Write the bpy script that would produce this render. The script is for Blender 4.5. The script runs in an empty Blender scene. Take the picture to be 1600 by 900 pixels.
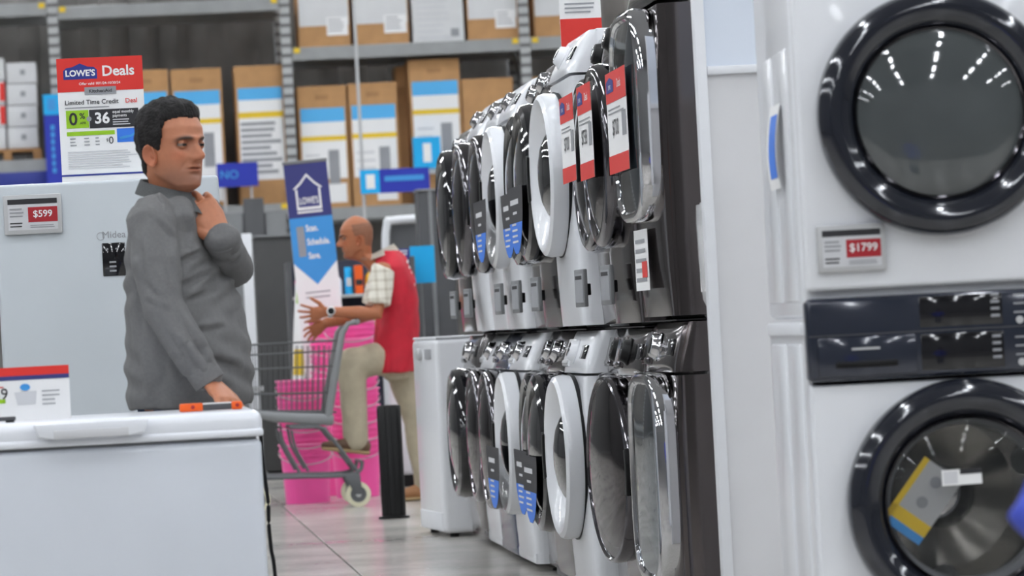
import bpy, bmesh, math, random
import numpy as np
from mathutils import Vector, Matrix
random.seed(7)
SC = bpy.context.scene
COL = SC.collection
# ------------------------------------------------------------------ camera
F_PX = 6000.0                       # focal length in pixels of a 1600 px wide frame
ROLL, YAW, PITCH = math.radians(3.0), math.radians(6.08), math.radians(0.62)
EYE = Vector((0.0, 0.0, 1.0))
fwd = Vector((math.sin(YAW) * math.cos(PITCH), math.cos(YAW) * math.cos(PITCH), math.sin(PITCH)))
rgt = Vector((math.cos(YAW), -math.sin(YAW), 0.0))
upv = rgt.cross(fwd)
crgt = rgt * math.cos(ROLL) - upv * math.sin(ROLL)
cup = upv * math.cos(ROLL) + rgt * math.sin(ROLL)
camd = bpy.data.cameras.new('camera')
camd.sensor_width = 36.0
camd.lens = 36.0 * F_PX / 1600.0
camd.clip_end = 200
camd.dof.use_dof = True
camd.dof.focus_distance = 13.0
camd.dof.aperture_fstop = 6.0
cam = bpy.data.objects.new('camera', camd)
COL.objects.link(cam)
cam.matrix_world = Matrix(((crgt.x, cup.x, -fwd.x, EYE.x), (crgt.y, cup.y, -fwd.y, EYE.y),
                           (crgt.z, cup.z, -fwd.z, EYE.z), (0, 0, 0, 1)))
SC.camera = cam
# ------------------------------------------------------------------ world and exposure
w = bpy.data.worlds.new('world'); SC.world = w; w.use_nodes = True
w.node_tree.nodes['Background'].inputs[0].default_value = (0.9, 0.95, 1.0, 1)
w.node_tree.nodes['Background'].inputs[1].default_value = 0.3
SC.view_settings.view_transform = 'Standard'
SC.view_settings.look = 'None'
SC.view_settings.gamma = 1.0
SC.view_settings.use_curve_mapping = False
SC.view_settings.exposure = 0.55
LAMP_STRENGTH = 30.0                # emission of the ceiling strip lamps
SC.cycles.max_bounces = 8
SC.cycles.diffuse_bounces = 4
SC.cycles.glossy_bounces = 4
SC.cycles.sample_clamp_indirect = 6.0

def at(x, y, Y):
    """world point seen at photo pixel (x, y) at world depth Y"""
    d = fwd + crgt * ((x - 800) / F_PX) - cup * ((y - 450) / F_PX)
    return EYE + d * (Y / d.y)

# ------------------------------------------------------------------ materials
def lin(c):
    c = c / 255.0
    return c / 12.92 if c <= 0.04045 else ((c + 0.055) / 1.055) ** 2.4
MATS = {}
def mat(name, rgb, rough=0.5, metal=0.0, var=0.04, scale=6.0, bump=0.0, bscale=60.0, coat=0.0, spec=0.5,
        emit=0.0, trans=0.0, alpha=1.0, stretch=None):
    if name in MATS: return MATS[name]
    m = bpy.data.materials.new(name); m.use_nodes = True
    nt = m.node_tree; b = nt.nodes['Principled BSDF']
    c = [lin(v) for v in rgb]
    tc = nt.nodes.new('ShaderNodeTexCoord')
    mp = nt.nodes.new('ShaderNodeMapping'); nt.links.new(tc.outputs['Object'], mp.inputs[0])
    if stretch: mp.inputs['Scale'].default_value = stretch
    nz = nt.nodes.new('ShaderNodeTexNoise'); nz.inputs['Scale'].default_value = scale
    nt.links.new(mp.outputs[0], nz.inputs['Vector'])
    rp = nt.nodes.new('ShaderNodeValToRGB')
    rp.color_ramp.elements[0].position = 0.3; rp.color_ramp.elements[1].position = 0.7
    rp.color_ramp.elements[0].color = (*[max(0, v * (1 - var)) for v in c], 1)
    rp.color_ramp.elements[1].color = (*[min(1, v * (1 + var)) for v in c], 1)
    nt.links.new(nz.outputs['Fac'], rp.inputs[0])
    nt.links.new(rp.outputs[0], b.inputs['Base Color'])
    b.inputs['Roughness'].default_value = rough
    b.inputs['Metallic'].default_value = metal
    b.inputs['Specular IOR Level'].default_value = spec
    b.inputs['Coat Weight'].default_value = coat
    b.inputs['Coat Roughness'].default_value = 0.06
    b.inputs['Transmission Weight'].default_value = trans
    b.inputs['Alpha'].default_value = alpha
    if emit:
        nt.links.new(rp.outputs[0], b.inputs['Emission Color'])
        b.inputs['Emission Strength'].default_value = emit
    if bump:
        n2 = nt.nodes.new('ShaderNodeTexNoise'); n2.inputs['Scale'].default_value = bscale
        nt.links.new(mp.outputs[0], n2.inputs['Vector'])
        bp = nt.nodes.new('ShaderNodeBump'); bp.inputs['Strength'].default_value = bump; bp.inputs['Distance'].default_value = 0.01
        nt.links.new(n2.outputs['Fac'], bp.inputs['Height']); nt.links.new(bp.outputs[0], b.inputs['Normal'])
    MATS[name] = m
    return m

M = dict(
    white=mat('white_enamel', (232, 234, 238), 0.28, coat=0.4, var=0.01),
    white2=mat('white_plastic', (226, 228, 232), 0.4, var=0.015),
    fridge=mat('pale_grey_steel', (196, 203, 208), 0.42, 0.0, var=0.02, scale=3),
    freezer=mat('freezer_enamel', (214, 219, 227), 0.35, coat=0.3, var=0.01),
    lid=mat('freezer_lid', (233, 236, 242), 0.3, coat=0.4, var=0.01),
    graphite=mat('graphite_steel', (92, 90, 92), 0.32, 0.75, var=0.06, scale=3, stretch=(1, 1, 30)),
    graph_front=mat('graphite_front', (112, 106, 106), 0.12, 0.95, var=0.06, scale=3),
    silver=mat('silver_steel', (140, 137, 137), 0.16, 0.95, var=0.05, scale=4),
    navy=mat('navy_enamel', (52, 62, 92), 0.2, 0.35, var=0.04, coat=0.5),
    chrome=mat('chrome', (215, 215, 218), 0.06, 1.0, var=0.01),
    dkchrome=mat('dark_chrome', (110, 108, 112), 0.1, 1.0, var=0.02),
    black=mat('black_plastic', (12, 12, 13), 0.45, spec=0.3, var=0.1),
    gloss_black=mat('gloss_black', (22, 22, 26), 0.08, var=0.05, coat=0.6),
    glass_dark=mat('smoked_glass', (16, 17, 20), 0.04, 0.0, var=0.05, spec=1.0, coat=1.0),
    mirror=mat('tinted_mirror_glass', (78, 73, 75), 0.06, 1.0, var=0.03),
    rubber=mat('grey_gasket', (120, 122, 126), 0.6),
    drum=mat('drum_steel', (190, 188, 184), 0.2, 1.0, var=0.03),
    grey=mat('mid_grey_plastic', (120, 122, 124), 0.45),
    lgrey=mat('light_grey_plastic', (186, 187, 188), 0.45),
    dgrey=mat('dark_grey_panel', (74, 75, 78), 0.5, var=0.05),
    paper=mat('white_paper', (238, 238, 238), 0.6, var=0.01),
    red=mat('red_print', (222, 48, 40), 0.5, var=0.02),
    dred=mat('dark_red_screen', (168, 34, 44), 0.4, var=0.05),
    blue=mat('navy_blue_print', (38, 52, 138), 0.5, var=0.02),
    indigo=mat('indigo_print', (52, 56, 120), 0.5, var=0.02),
    royal=mat('royal_blue_print', (30, 48, 170), 0.5, var=0.02),
    sky=mat('sky_blue_print', (62, 150, 220), 0.5, var=0.02),
    cyan=mat('cyan_print', (0, 172, 236), 0.5, var=0.01),
    bblue=mat('bright_blue_print', (52, 122, 226), 0.5, var=0.03),
    green=mat('lime_print', (150, 198, 28), 0.5, var=0.02),
    ink=mat('black_ink', (40, 40, 44), 0.6, var=0.05),
    greyink=mat('grey_ink', (150, 152, 156), 0.6, var=0.05),
    pgrey=mat('pale_grey_ink', (206, 207, 210), 0.6, var=0.03),
    yellow=mat('yellow_print', (232, 196, 40), 0.5, var=0.03),
    cblue=mat('carton_blue_print', (84, 178, 235), 0.5, var=0.02),
    card=mat('cardboard', (186, 142, 96), 0.8, var=0.08, scale=8, bump=0.05),
    card_side=mat('cardboard_brown', (168, 126, 84), 0.8, var=0.08, scale=8),
    cardwhite=mat('white_carton', (214, 215, 216), 0.7, var=0.03),
    rack=mat('galvanised_grey', (150, 152, 152), 0.45, 0.3, var=0.06),
    tarp=mat('black_netting', (128, 125, 122), 0.85, var=0.18, scale=2.5, bump=0.3, bscale=3),
    pink=mat('hot_pink_plastic', (253, 92, 172), 0.35, var=0.03),
    cartgrey=mat('cart_grey', (98, 100, 102), 0.4, 0.4, var=0.05),
    cartplastic=mat('cart_plastic', (128, 130, 132), 0.45, var=0.03),
    cream=mat('cream_tyre', (212, 208, 180), 0.5, var=0.03),
    orange=mat('orange_plastic', (240, 98, 24), 0.35, var=0.03),
    partition=mat('white_partition', (214, 214, 216), 0.5, var=0.02),
    skin=mat('tan_skin', (184, 128, 102), 0.5, var=0.06, scale=30),
    skin2=mat('brown_skin', (176, 110, 74), 0.45, var=0.06, scale=30),
    polo=mat('grey_polo_cloth', (106, 106, 106), 0.85, var=0.06, scale=120, bump=0.25, bscale=14),
    hair=mat('dark_hair', (32, 30, 30), 0.7, spec=0.25, var=0.35, scale=90, bump=0.6, bscale=160),
    vest=mat('red_vest_cloth', (190, 22, 46), 0.7, var=0.1, scale=12, bump=0.3, bscale=14),
    khaki=mat('khaki_cloth', (172, 162, 140), 0.85, var=0.08, scale=14, bump=0.3, bscale=16),
    jeans=mat('blue_jeans', (48, 66, 98), 0.85, var=0.12, scale=40),
    leather=mat('brown_leather', (92, 66, 46), 0.55, var=0.12),
    sole=mat('tan_sole', (176, 150, 110), 0.7),
    eyew=mat('eye_white', (128, 116, 108), 0.25),
    iris=mat('dark_iris', (30, 22, 18), 0.15),
    lip=mat('lip_skin', (158, 98, 84), 0.5),
    wrap=mat('clear_plastic', (225, 226, 228), 0.15, var=0.03, alpha=0.55),
)

# ------------------------------------------------------------------ mesh helpers
def new_bm(): return bmesh.new()
def finish(bm, smooth=True):
    bmesh.ops.recalc_face_normals(bm, faces=bm.faces)
    me = bpy.data.meshes.new('mesh')
    bm.to_mesh(me); bm.free()
    if smooth:
        me.polygons.foreach_set('use_smooth', [True] * len(me.polygons))
        try: me.set_sharp_from_angle(angle=math.radians(38))
        except Exception: pass
    return me
def obj(name, bm, material, parent=None, smooth=True):
    me = finish(bm, smooth) if isinstance(bm, bmesh.types.BMesh) else bm
    me.name = name
    if not me.materials: me.materials.append(M[material] if isinstance(material, str) else material)
    o = bpy.data.objects.new(name, me); COL.objects.link(o)
    if parent is not None: o.parent = parent
    return o
def tag(o, label, cat, group=None, kind=None):
    if label: o['label'] = label
    if cat: o['category'] = cat
    if group: o['group'] = group
    if kind: o['kind'] = kind
    return o
def thing(name, label, cat, loc=(0, 0, 0), rz=0.0, group=None):
    o = bpy.data.objects.new(name, None); COL.objects.link(o)
    o.empty_display_size = 0.1
    o.location = loc; o.rotation_euler = (0, 0, rz)
    return tag(o, label, cat, group)
def struct(name, bm, material, parent=None):
    o = obj(name, bm, material, parent)
    o['kind'] = 'structure'
    return o
def copy_tree(o, parent=None):
    c = o.copy(); COL.objects.link(c); c.parent = parent
    for ch in [k for k in o.children]: copy_tree(ch, c)
    return c

def box(bm, x0, x1, y0, y1, z0, z1, bev=0.0, seg=2):
    t = bmesh.new()
    v = [t.verts.new(p) for p in ((x0, y0, z0), (x1, y0, z0), (x1, y1, z0), (x0, y1, z0), (x0, y0, z1), (x1, y0, z1), (x1, y1, z1), (x0, y1, z1))]
    for f in ((0, 3, 2, 1), (4, 5, 6, 7), (0, 1, 5, 4), (1, 2, 6, 5), (2, 3, 7, 6), (3, 0, 4, 7)): t.faces.new([v[i] for i in f])
    if bev: bmesh.ops.bevel(t, geom=list(t.edges), offset=bev, segments=seg, affect='EDGES', profile=0.5)
    join(bm, t)
    return bm
def join(bm, t, mtx=None):
    me = bpy.data.meshes.new('t'); t.to_mesh(me); t.free()
    if mtx is not None: me.transform(mtx)
    bm.from_mesh(me); bpy.data.meshes.remove(me)
def bx(x0, x1, y0, y1, z0, z1, bev=0.0, seg=2): return box(new_bm(), x0, x1, y0, y1, z0, z1, bev, seg)

def rings(bm, rs, closed_ends=True):
    """rs: list of rings (lists of points, same count); bridges them"""
    vs = [[bm.verts.new(p) for p in r] for r in rs]
    n = len(vs[0])
    for a, b in zip(vs[:-1], vs[1:]):
        for i in range(n):
            j = (i + 1) % n
            bm.faces.new((a[i], a[j], b[j], b[i]))
    if closed_ends:
        bm.faces.new(list(reversed(vs[0]))); bm.faces.new(vs[-1])
    return vs
def frame(d, ref):
    d = d.normalized(); u = ref - d * ref.dot(d)
    if u.length < 1e-4: u = Vector((1, 0, 0)) - d * d.x
    if u.length < 1e-4: u = Vector((0, 1, 0)) - d * d.y
    u.normalize()
    return u, d.cross(u)
def tube(bm, pts, rad, n=10, ref=Vector((0, 0, 1)), round_ends=False):
    """tube along pts; rad = number, list of numbers or list of (a, b) half-axes (a along ref)"""
    pts = [Vector(p) for p in pts]; k = len(pts)
    if not isinstance(rad, (list, tuple)): rad = [rad] * k
    rad = [(r, r) if not isinstance(r, (list, tuple)) else r for r in rad]
    rs = []
    def ring(c, d, a, b):
        u, v = frame(d, Vector(ref))
        return [c + u * (a * math.cos(2 * math.pi * i / n)) + v * (b * math.sin(2 * math.pi * i / n)) for i in range(n)]
    ds = []
    for i in range(k):
        if i == 0: d = pts[1] - pts[0]
        elif i == k - 1: d = pts[-1] - pts[-2]
        else: d = (pts[i + 1] - pts[i]).normalized() + (pts[i] - pts[i - 1]).normalized()
        if d.length < 1e-6: d = pts[-1] - pts[0]
        ds.append(d.normalized())
    if round_ends:
        for t in (0.25, 0.7):
            a, b = rad[0]; q = math.sin(math.acos(1 - t)) if t < 1 else 1
            rs.append(ring(pts[0] - ds[0] * min(a, b) * (1 - t), ds[0], a * q, b * q))
    for p, d, r in zip(pts, ds, rad): rs.append(ring(p, d, *r))
    if round_ends:
        for t in (0.7, 0.25):
            a, b = rad[-1]; q = math.sin(math.acos(1 - t))
            rs.append(ring(pts[-1] + ds[-1] * min(a, b) * (1 - t), ds[-1], a * q, b * q))
    rings(bm, rs)
    return bm
def curve_pts(pts, n=6):
    """Catmull-Rom through pts"""
    P = [Vector(p) for p in pts]; P = [P[0] * 2 - P[1]] + P + [P[-1] * 2 - P[-2]]
    out = []
    for i in range(1, len(P) - 2):
        for k in range(n):
            t = k / n
            out.append(0.5 * ((2 * P[i]) + (P[i + 1] - P[i - 1]) * t + (2 * P[i - 1] - 5 * P[i] + 4 * P[i + 1] - P[i + 2]) * t * t
                              + (3 * P[i] - P[i - 1] - 3 * P[i + 1] + P[i + 2]) * t ** 3))
    out.append(P[-2]); return out
def lathe(bm, prof, c=(0, 0, 0), axis='z', n=32, sup=2.0, sa=1.0, sb=1.0):
    """prof: (r, h) pairs; superellipse exponent sup and half-axis factors sa, sb; ends closed when r > 0"""
    c = Vector(c); rs = []
    for r, h in prof:
        ring = []
        for i in range(n):
            t = 2 * math.pi * i / n; ct, st = math.cos(t), math.sin(t)
            a = math.copysign(abs(ct) ** (2 / sup), ct) * r * sa; b = math.copysign(abs(st) ** (2 / sup), st) * r * sb
            if axis == 'z': p = Vector((a, b, h))
            elif axis == 'x': p = Vector((h, a, b))
            else: p = Vector((a, h, b))
            ring.append(c + p)
        rs.append(ring)
    rings(bm, rs)
    return bm
def lathe_open(bm, prof, **k):
    """closed loop profile (a ring): last joins first"""
    t = bmesh.new()
    lathe(t, list(prof) + [prof[0]], **k)
    ends = [f for f in t.faces if len(f.verts) > 4]
    bmesh.ops.delete(t, geom=ends, context='FACES_ONLY')
    bmesh.ops.remove_doubles(t, verts=t.verts, dist=1e-6)
    join(bm, t); return bm
def prism(bm, poly, axis, a, b, bev=0.0):
    """extrude polygon (2D) along axis from a to b"""
    t = bmesh.new()
    def p3(p, h):
        if axis == 'y': return (p[0], h, p[1])
        if axis == 'x': return (h, p[0], p[1])
        return (p[0], p[1], h)
    lo = [t.verts.new(p3(p, a)) for p in poly]; hi = [t.verts.new(p3(p, b)) for p in poly]
    t.faces.new(lo); t.faces.new(hi)
    for i in range(len(poly)):
        j = (i + 1) % len(poly); t.faces.new((lo[i], lo[j], hi[j], hi[i]))
    bmesh.ops.recalc_face_normals(t, faces=t.faces)
    if bev: bmesh.ops.bevel(t, geom=list(t.edges), offset=bev, segments=2, affect='EDGES', profile=0.5)
    join(bm, t); return bm
def text_mesh(s, size, bold=0.0, align='CENTER', sx=1.0):
    cu = bpy.data.curves.new('t', 'FONT'); cu.body = s; cu.size = size; cu.align_x = align; cu.align_y = 'CENTER'
    cu.offset = bold * size; cu.resolution_u = 3; cu.extrude = 0.0
    o = bpy.data.objects.new('t', cu); COL.objects.link(o)
    bpy.context.view_layer.update()
    me = bpy.data.meshes.new_from_object(o.evaluated_get(bpy.context.evaluated_depsgraph_get()))
    bpy.data.objects.remove(o); bpy.data.curves.remove(cu)
    if sx != 1.0: me.transform(Matrix.Diagonal((sx, 1, 1, 1)))
    me.materials.clear()
    return me
class Sheet:
    """a printed face: local 2D coordinates u (right) and v (down) in metres from the top-left corner"""
    def __init__(s, parent, o, u, v):
        s.p, s.o, s.u, s.v = parent, Vector(o), Vector(u).normalized(), Vector(v).normalized()
        s.n = -(s.u.cross(s.v)); s.n = s.v.cross(s.u) if True else s.n
    def pt(s, a, b, h): return s.o + s.u * a + s.v * b + s.n * h
    def rect(s, a0, b0, a1, b1, m, h=0.001, name='printed_panel'):
        return s.poly([(a0, b0), (a1, b0), (a1, b1), (a0, b1)], m, h, name)
    def poly(s, pts, m, h=0.001, name='printed_panel'):
        bm = new_bm(); bm.faces.new([bm.verts.new(s.pt(a, b, h)) for a, b in pts])
        r = bmesh.ops.extrude_face_region(bm, geom=list(bm.faces))
        bmesh.ops.translate(bm, verts=[x for x in r['geom'] if isinstance(x, bmesh.types.BMVert)], vec=s.n * -0.0004)
        return obj(name, bm, m, s.p, smooth=False)
    def text(s, t, a, b, size, m, bold=0.0, h=0.002, align='CENTER', sx=1.0, name='lettering'):
        me = text_mesh(t, size, bold, align, sx)
        q = s.pt(a, b, h); V = -s.v
        me.transform(Matrix(((s.u.x, V.x, s.n.x, q.x), (s.u.y, V.y, s.n.y, q.y), (s.u.z, V.z, s.n.z, q.z), (0, 0, 0, 1))))
        return obj(name, me, m, s.p)
    def lines(s, a0, b0, a1, n, step, th, m, h=0.0015, seed=0):
        """small print too fine to read: thin bars joined into one flat print"""
        rnd = random.Random(seed); bm = new_bm()
        for i in range(n):
            e = a0 + (a1 - a0) * rnd.uniform(0.7, 1.0); b = b0 + i * step
            bm.faces.new([bm.verts.new(s.pt(*q, h)) for q in ((a0, b), (e, b), (e, b + th), (a0, b + th))])
        o = obj('small_print', bm, m, s.p, smooth=False); o['kind'] = 'stuff'; return o
# ------------------------------------------------------------------ the hall
def floor_material():
    m = bpy.data.materials.new('polished_concrete'); m.use_nodes = True
    nt = m.node_tree; b = nt.nodes['Principled BSDF']
    tc = nt.nodes.new('ShaderNodeTexCoord')
    geo = nt.nodes.new('ShaderNodeNewGeometry')
    n1 = nt.nodes.new('ShaderNodeTexNoise'); n1.inputs['Scale'].default_value = 1.3; n1.inputs['Detail'].default_value = 8
    n2 = nt.nodes.new('ShaderNodeTexNoise'); n2.inputs['Scale'].default_value = 30; n2.inputs['Detail'].default_value = 4
    nt.links.new(geo.outputs['Position'], n1.inputs['Vector']); nt.links.new(geo.outputs['Position'], n2.inputs['Vector'])
    mx = nt.nodes.new('ShaderNodeMix'); mx.inputs[0].default_value = 0.35
    nt.links.new(n1.outputs['Fac'], mx.inputs[2]); nt.links.new(n2.outputs['Fac'], mx.inputs[3])
    rp = nt.nodes.new('ShaderNodeValToRGB')
    rp.color_ramp.elements[0].position = 0.3; rp.color_ramp.elements[1].position = 0.7
    rp.color_ramp.elements[0].color = (*[lin(v) for v in (150, 147, 142)], 1)
    rp.color_ramp.elements[1].color = (*[lin(v) for v in (188, 184, 177)], 1)
    nt.links.new(mx.outputs[0], rp.inputs[0]); nt.links.new(rp.outputs[0], b.inputs['Base Color'])
    mr = nt.nodes.new('ShaderNodeMapRange'); mr.inputs[3].default_value = 0.14; mr.inputs[4].default_value = 0.32
    nt.links.new(n1.outputs['Fac'], mr.inputs[0]); nt.links.new(mr.outputs[0], b.inputs['Roughness'])
    MATS['floor'] = m; return m
fm = floor_material()
floor = struct('floor', bx(-16, 18, -14, 46, -0.22, -0.02), mat('joint_grey', (84, 82, 80), 0.9))
slab_me = None
SL = 3.05
for i in range(-2, 3):
    for j in range(0, 13):
        if slab_me is None:
            slab_me = finish(bx(0.004, SL - 0.004, 0.004, SL - 0.004, -0.018, 0.0, 0.002, 1)); slab_me.materials.append(fm); slab_me.name = 'slab'
        o = bpy.data.objects.new('slab', slab_me); COL.objects.link(o); o.parent = floor
        o.location = (1.02 + (i - 1) * SL, 3.2 + j * SL, 0)
wallm = mat('painted_wall', (112, 112, 112), 0.7, var=0.03)
struct('wall_back', bx(-16, 18, 45.8, 46, 0, 8.2), wallm)
struct('wall_front', bx(-16, 18, -14, -13.8, 0, 8.2), wallm)
struct('wall_left', bx(-16, -15.8, -13.8, 45.8, 0, 8.2), wallm)
struct('wall_right', bx(17.8, 18, -13.8, 45.8, 0, 8.2), wallm)
struct('ceiling', bx(-16, 18, -14, 46, 8.2, 8.4), mat('white_deck', (190, 191, 192), 0.7, var=0.02))
lampm = mat('lamp_diffuser', (246, 250, 255), 0.5, emit=LAMP_STRENGTH, var=0.0)
proto = thing('strip_light', 'long LED strip light hanging under the ceiling of the hall', 'light', (0, 0, 6.6), 0, 'rows of strip lights under the ceiling')
obj('housing', bx(-0.13, 0.13, -1.2, 1.2, 0.02, 0.09, 0.01), 'white2', proto)
obj('diffuser', bx(-0.11, 0.11, -1.18, 1.18, 0.0, 0.019), lampm, proto)
for sy in (-1, 1): obj('hanger', tube(new_bm(), [(0, sy, 0.085), (0, sy, 1.6)], 0.006, 6), 'lgrey', proto)
first = True
for i in range(8):
    for j in range(14):
        o = proto if first else copy_tree(proto)
        first = False
        o.location = (-13.4 + i * 4.1, -11.6 + j * 4.2, 6.6)
# ------------------------------------------------------------------ front-load washers and dryers (front faces local -x)
ROW_X, ROW_Y, PITCH_Y = 1.715, 11.50, 0.695
def front_sheet(H, z0, z1, bulge, hw=0.338, x_top=0.0, x_bot=0.0, r=0.03):
    """pillow shaped front panel between z0 and z1"""
    bm = new_bm(); ny, nz = 10, 12
    def X(y, z):
        t = (z - z0) / (z1 - z0); e = min(abs(abs(y) - hw), r) / r
        b = -bulge * (1 - (2 * t - 1) ** 4) * (1 - (y / hw) ** 4)
        return x_bot + (x_top - x_bot) * t + b + r * (1 - math.sqrt(max(0, 1 - (1 - e) ** 2))) * 0.9
    ys = [-hw, -hw + r * 0.2, -hw + r * 0.6, -hw + r] + [-hw + r + (2 * hw - 2 * r) * k / ny for k in range(1, ny)] + [hw - r, hw - r * 0.6, hw - r * 0.2, hw]
    zs = [z0 + (z1 - z0) * k / nz for k in range(nz + 1)]
    g = [[bm.verts.new((X(y, z), y, z)) for y in ys] for z in zs]
    for a, b in zip(g[:-1], g[1:]):
        for i in range(len(ys) - 1): bm.faces.new((a[i], a[i + 1], b[i + 1], b[i]))
    r_ = bmesh.ops.extrude_face_region(bm, geom=list(bm.faces))
    for v in [q for q in r_['geom'] if isinstance(q, bmesh.types.BMVert)]: v.co.x = 0.10
    return bm
DOORS = {
    # ring profile, ring material, glass profile, glass material, superellipse, sa, sb
    'ring': ([(0.296, 0.02), (0.300, -0.030), (0.294, -0.050), (0.278, -0.060), (0.252, -0.054), (0.210, -0.020), (0.185, 0.000), (0.19, 0.02)], 'white',
             [(0.190, 0.004), (0.17, -0.016), (0.14, -0.036), (0.10, -0.052), (0.05, -0.060), (0.01, -0.062)], 'glass_dark', 2.0, 1, 1),
    'chrome': ([(0.302, 0.02), (0.306, -0.028), (0.298, -0.052), (0.284, -0.062), (0.262, -0.062), (0.255, -0.05), (0.262, 0.02)], 'dkchrome',
               [(0.264, -0.045), (0.20, -0.064), (0.12, -0.078), (0.02, -0.083)], 'mirror', 2.0, 1, 1),
    'dark': ([(0.302, 0.02), (0.308, -0.035), (0.298, -0.066), (0.275, -0.078), (0.250, -0.070), (0.24, -0.05), (0.25, 0.02)], 'gloss_black',
             [(0.252, -0.05), (0.20, -0.072), (0.12, -0.088), (0.02, -0.094)], 'glass_dark', 2.0, 1, 1),
    'disc': ([(0.306, 0.02), (0.310, -0.030), (0.304, -0.045), (0.296, -0.048), (0.29, -0.04), (0.295, 0.02)], 'dkchrome',
             [(0.297, -0.038), (0.26, -0.05), (0.16, -0.062), (0.02, -0.068)], 'mirror', 2.0, 1, 1),
    'square': ([(0.318, 0.02), (0.322, -0.024), (0.316, -0.040), (0.304, -0.047), (0.292, -0.046), (0.285, -0.038), (0.29, 0.02)], 'chrome',
               [(0.292, -0.036), (0.22, -0.046), (0.12, -0.051), (0.02, -0.053)], 'glass_blue', 4.2, 0.95, 1.03),
}
M['glass_blue'] = mat('blue_tinted_glass', (96, 108, 118), 0.05, 1.0, var=0.05)
M['graphite_side'] = mat('graphite_side', (84, 82, 83), 0.42, 0.35, var=0.05, scale=2, stretch=(1, 1, 0.1))
DOOR_MESH = {}
def machine(name, label, k, upper, body, door, front=None, H=0.985, panel=None, doorz=None, knob='chrome', base=0.0, group=None, feet=True, dx=0.0, ajar=0.0, slant=0.035, showknob=True):
    """k: column index from the near end"""
    front = front or body; panel = panel or front
    y = ROW_Y + PITCH_Y * (k - 0.5)
    t = thing(name, label, 'dryer' if upper else 'washing machine', (ROW_X + dx, y, base), 0, group)
    z0 = 0.02 if feet else 0.004
    obj('cabinet', bx(0.09, 0.76, -0.339, 0.339, z0, H, 0.012), body, t)
    obj('front_panel', front_sheet(H, z0 + 0.012, H - 0.165, 0.026, r=0.035), front, t)
    pz = H - 0.155
    obj('control_panel', front_sheet(H, pz, H - 0.004, 0.018, x_top=slant, x_bot=-0.006, r=0.03), panel, t)
    if feet:
        for fx in (0.09, 0.70):
            for fy in (-0.28, 0.28):
                obj('foot', lathe(new_bm(), [(0.022, 0.0), (0.022, 0.012), (0.012, 0.014), (0.012, 0.022)], (fx, fy, 0), n=12), 'black', t)
    dz = doorz or (0.57 if upper else 0.525)
    rp, rm, gp, gm, sup, sa, sb = DOORS[door]
    if door == 'ring' and body != 'white': rm = 'dkchrome'
    if door not in DOOR_MESH:
        DOOR_MESH[door] = (finish(lathe_open(new_bm(), rp, axis='x', n=64, sup=sup, sa=sa, sb=sb)), finish(lathe(new_bm(), gp, axis='x', n=48, sup=sup, sa=sa, sb=sb)),
                           finish(lathe_open(new_bm(), [(0.300, 0.02), (0.304, 0.005), (0.298, 0.005), (0.292, 0.02)], axis='x', n=48, sup=sup, sa=sa, sb=sb)))
    a, b, c = DOOR_MESH[door]
    d = obj('door', a.copy(), rm, t); d.location = (-0.028, 0, dz)
    if ajar: d.location = (-0.028 - 0.29 * math.sin(ajar), 0, dz); d.rotation_euler = (0, 0, ajar)
    g = obj('glass', b.copy(), gm, d)
    if door in ('ring', 'dark'):
        s = obj('seal', c.copy(), 'black', d)
        h = obj('handle', prism(new_bm(), [(0.272 * math.cos(q), 0.272 * math.sin(q)) for q in np.linspace(-0.3, 0.3, 7)] +
                                [(0.303 * math.cos(q), 0.303 * math.sin(q)) for q in np.linspace(0.3, -0.3, 7)], 'x', -0.068, -0.02, 0.003), 'black' if door == 'ring' else 'dkchrome', d)
    if door in ('chrome', 'disc'):
        h = obj('handle', prism(new_bm(), [(0.288 * math.cos(q), 0.288 * math.sin(q)) for q in np.linspace(2.9, 3.4, 7)] +
                                [(0.312 * math.cos(q), 0.312 * math.sin(q)) for q in np.linspace(3.4, 2.9, 7)], 'x', -0.05, -0.015, 0.003), 'black', d)
    # controls: knob, display, detergent drawer, row of buttons
    kz = pz + 0.076; tilt = math.atan2(slant + 0.006, 0.151); kx = slant * 0.5 - 0.018
    def on_panel(nm, bm, m, par=None, zz=kz, xx=None):
        o_ = obj(nm, bm, m, par or t)
        if par is None: o_.location = (kx + (zz - kz) * math.tan(tilt), 0, zz); o_.rotation_euler = (0, tilt, 0)
        return o_
    kn = on_panel('knob', lathe(new_bm(), [(0.046, 0.03), (0.046, -0.006), (0.040, -0.012), (0.034, -0.028), (0.030, -0.031), (0.01, -0.031)], (0, 0, 0), 'x', 28), knob)
    on_panel('knob_cap', lathe(new_bm(), [(0.026, -0.028), (0.026, -0.034), (0.02, -0.035)], (0, 0, 0), 'x', 20), 'black' if knob == 'chrome' else 'chrome', kn)
    on_panel('display', bx(-0.002, 0.03, -0.27, -0.09, -0.026, 0.026, 0.0015), 'gloss_black')
    if not upper:
        dr = on_panel('drawer', bx(-0.004, 0.03, 0.11, 0.305, -0.055, 0.05, 0.004), panel)
        on_panel('drawer_grip', bx(-0.010, 0.0, 0.14, 0.28, -0.048, -0.034, 0.003), 'dkchrome' if body != 'white' else 'lgrey', dr)
    else:
        for q in range(3): on_panel('button', lathe(new_bm(), [(0.011, 0.03), (0.011, -0.004), (0.008, -0.007)], (0.0, 0.12 + q * 0.06, 0), 'x', 12), 'chrome')
    if feet: obj('kick_strip', bx(-0.004, 0.05, -0.325, 0.325, 0.034, 0.075, 0.006), body, t)
    else: obj('stacking_strip', bx(0.006, 0.745, -0.336, 0.336, 0.0, 0.004), 'black', t)
    return t
GW, GD = 'washers of the lower row', 'dryers of the upper row'
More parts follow.
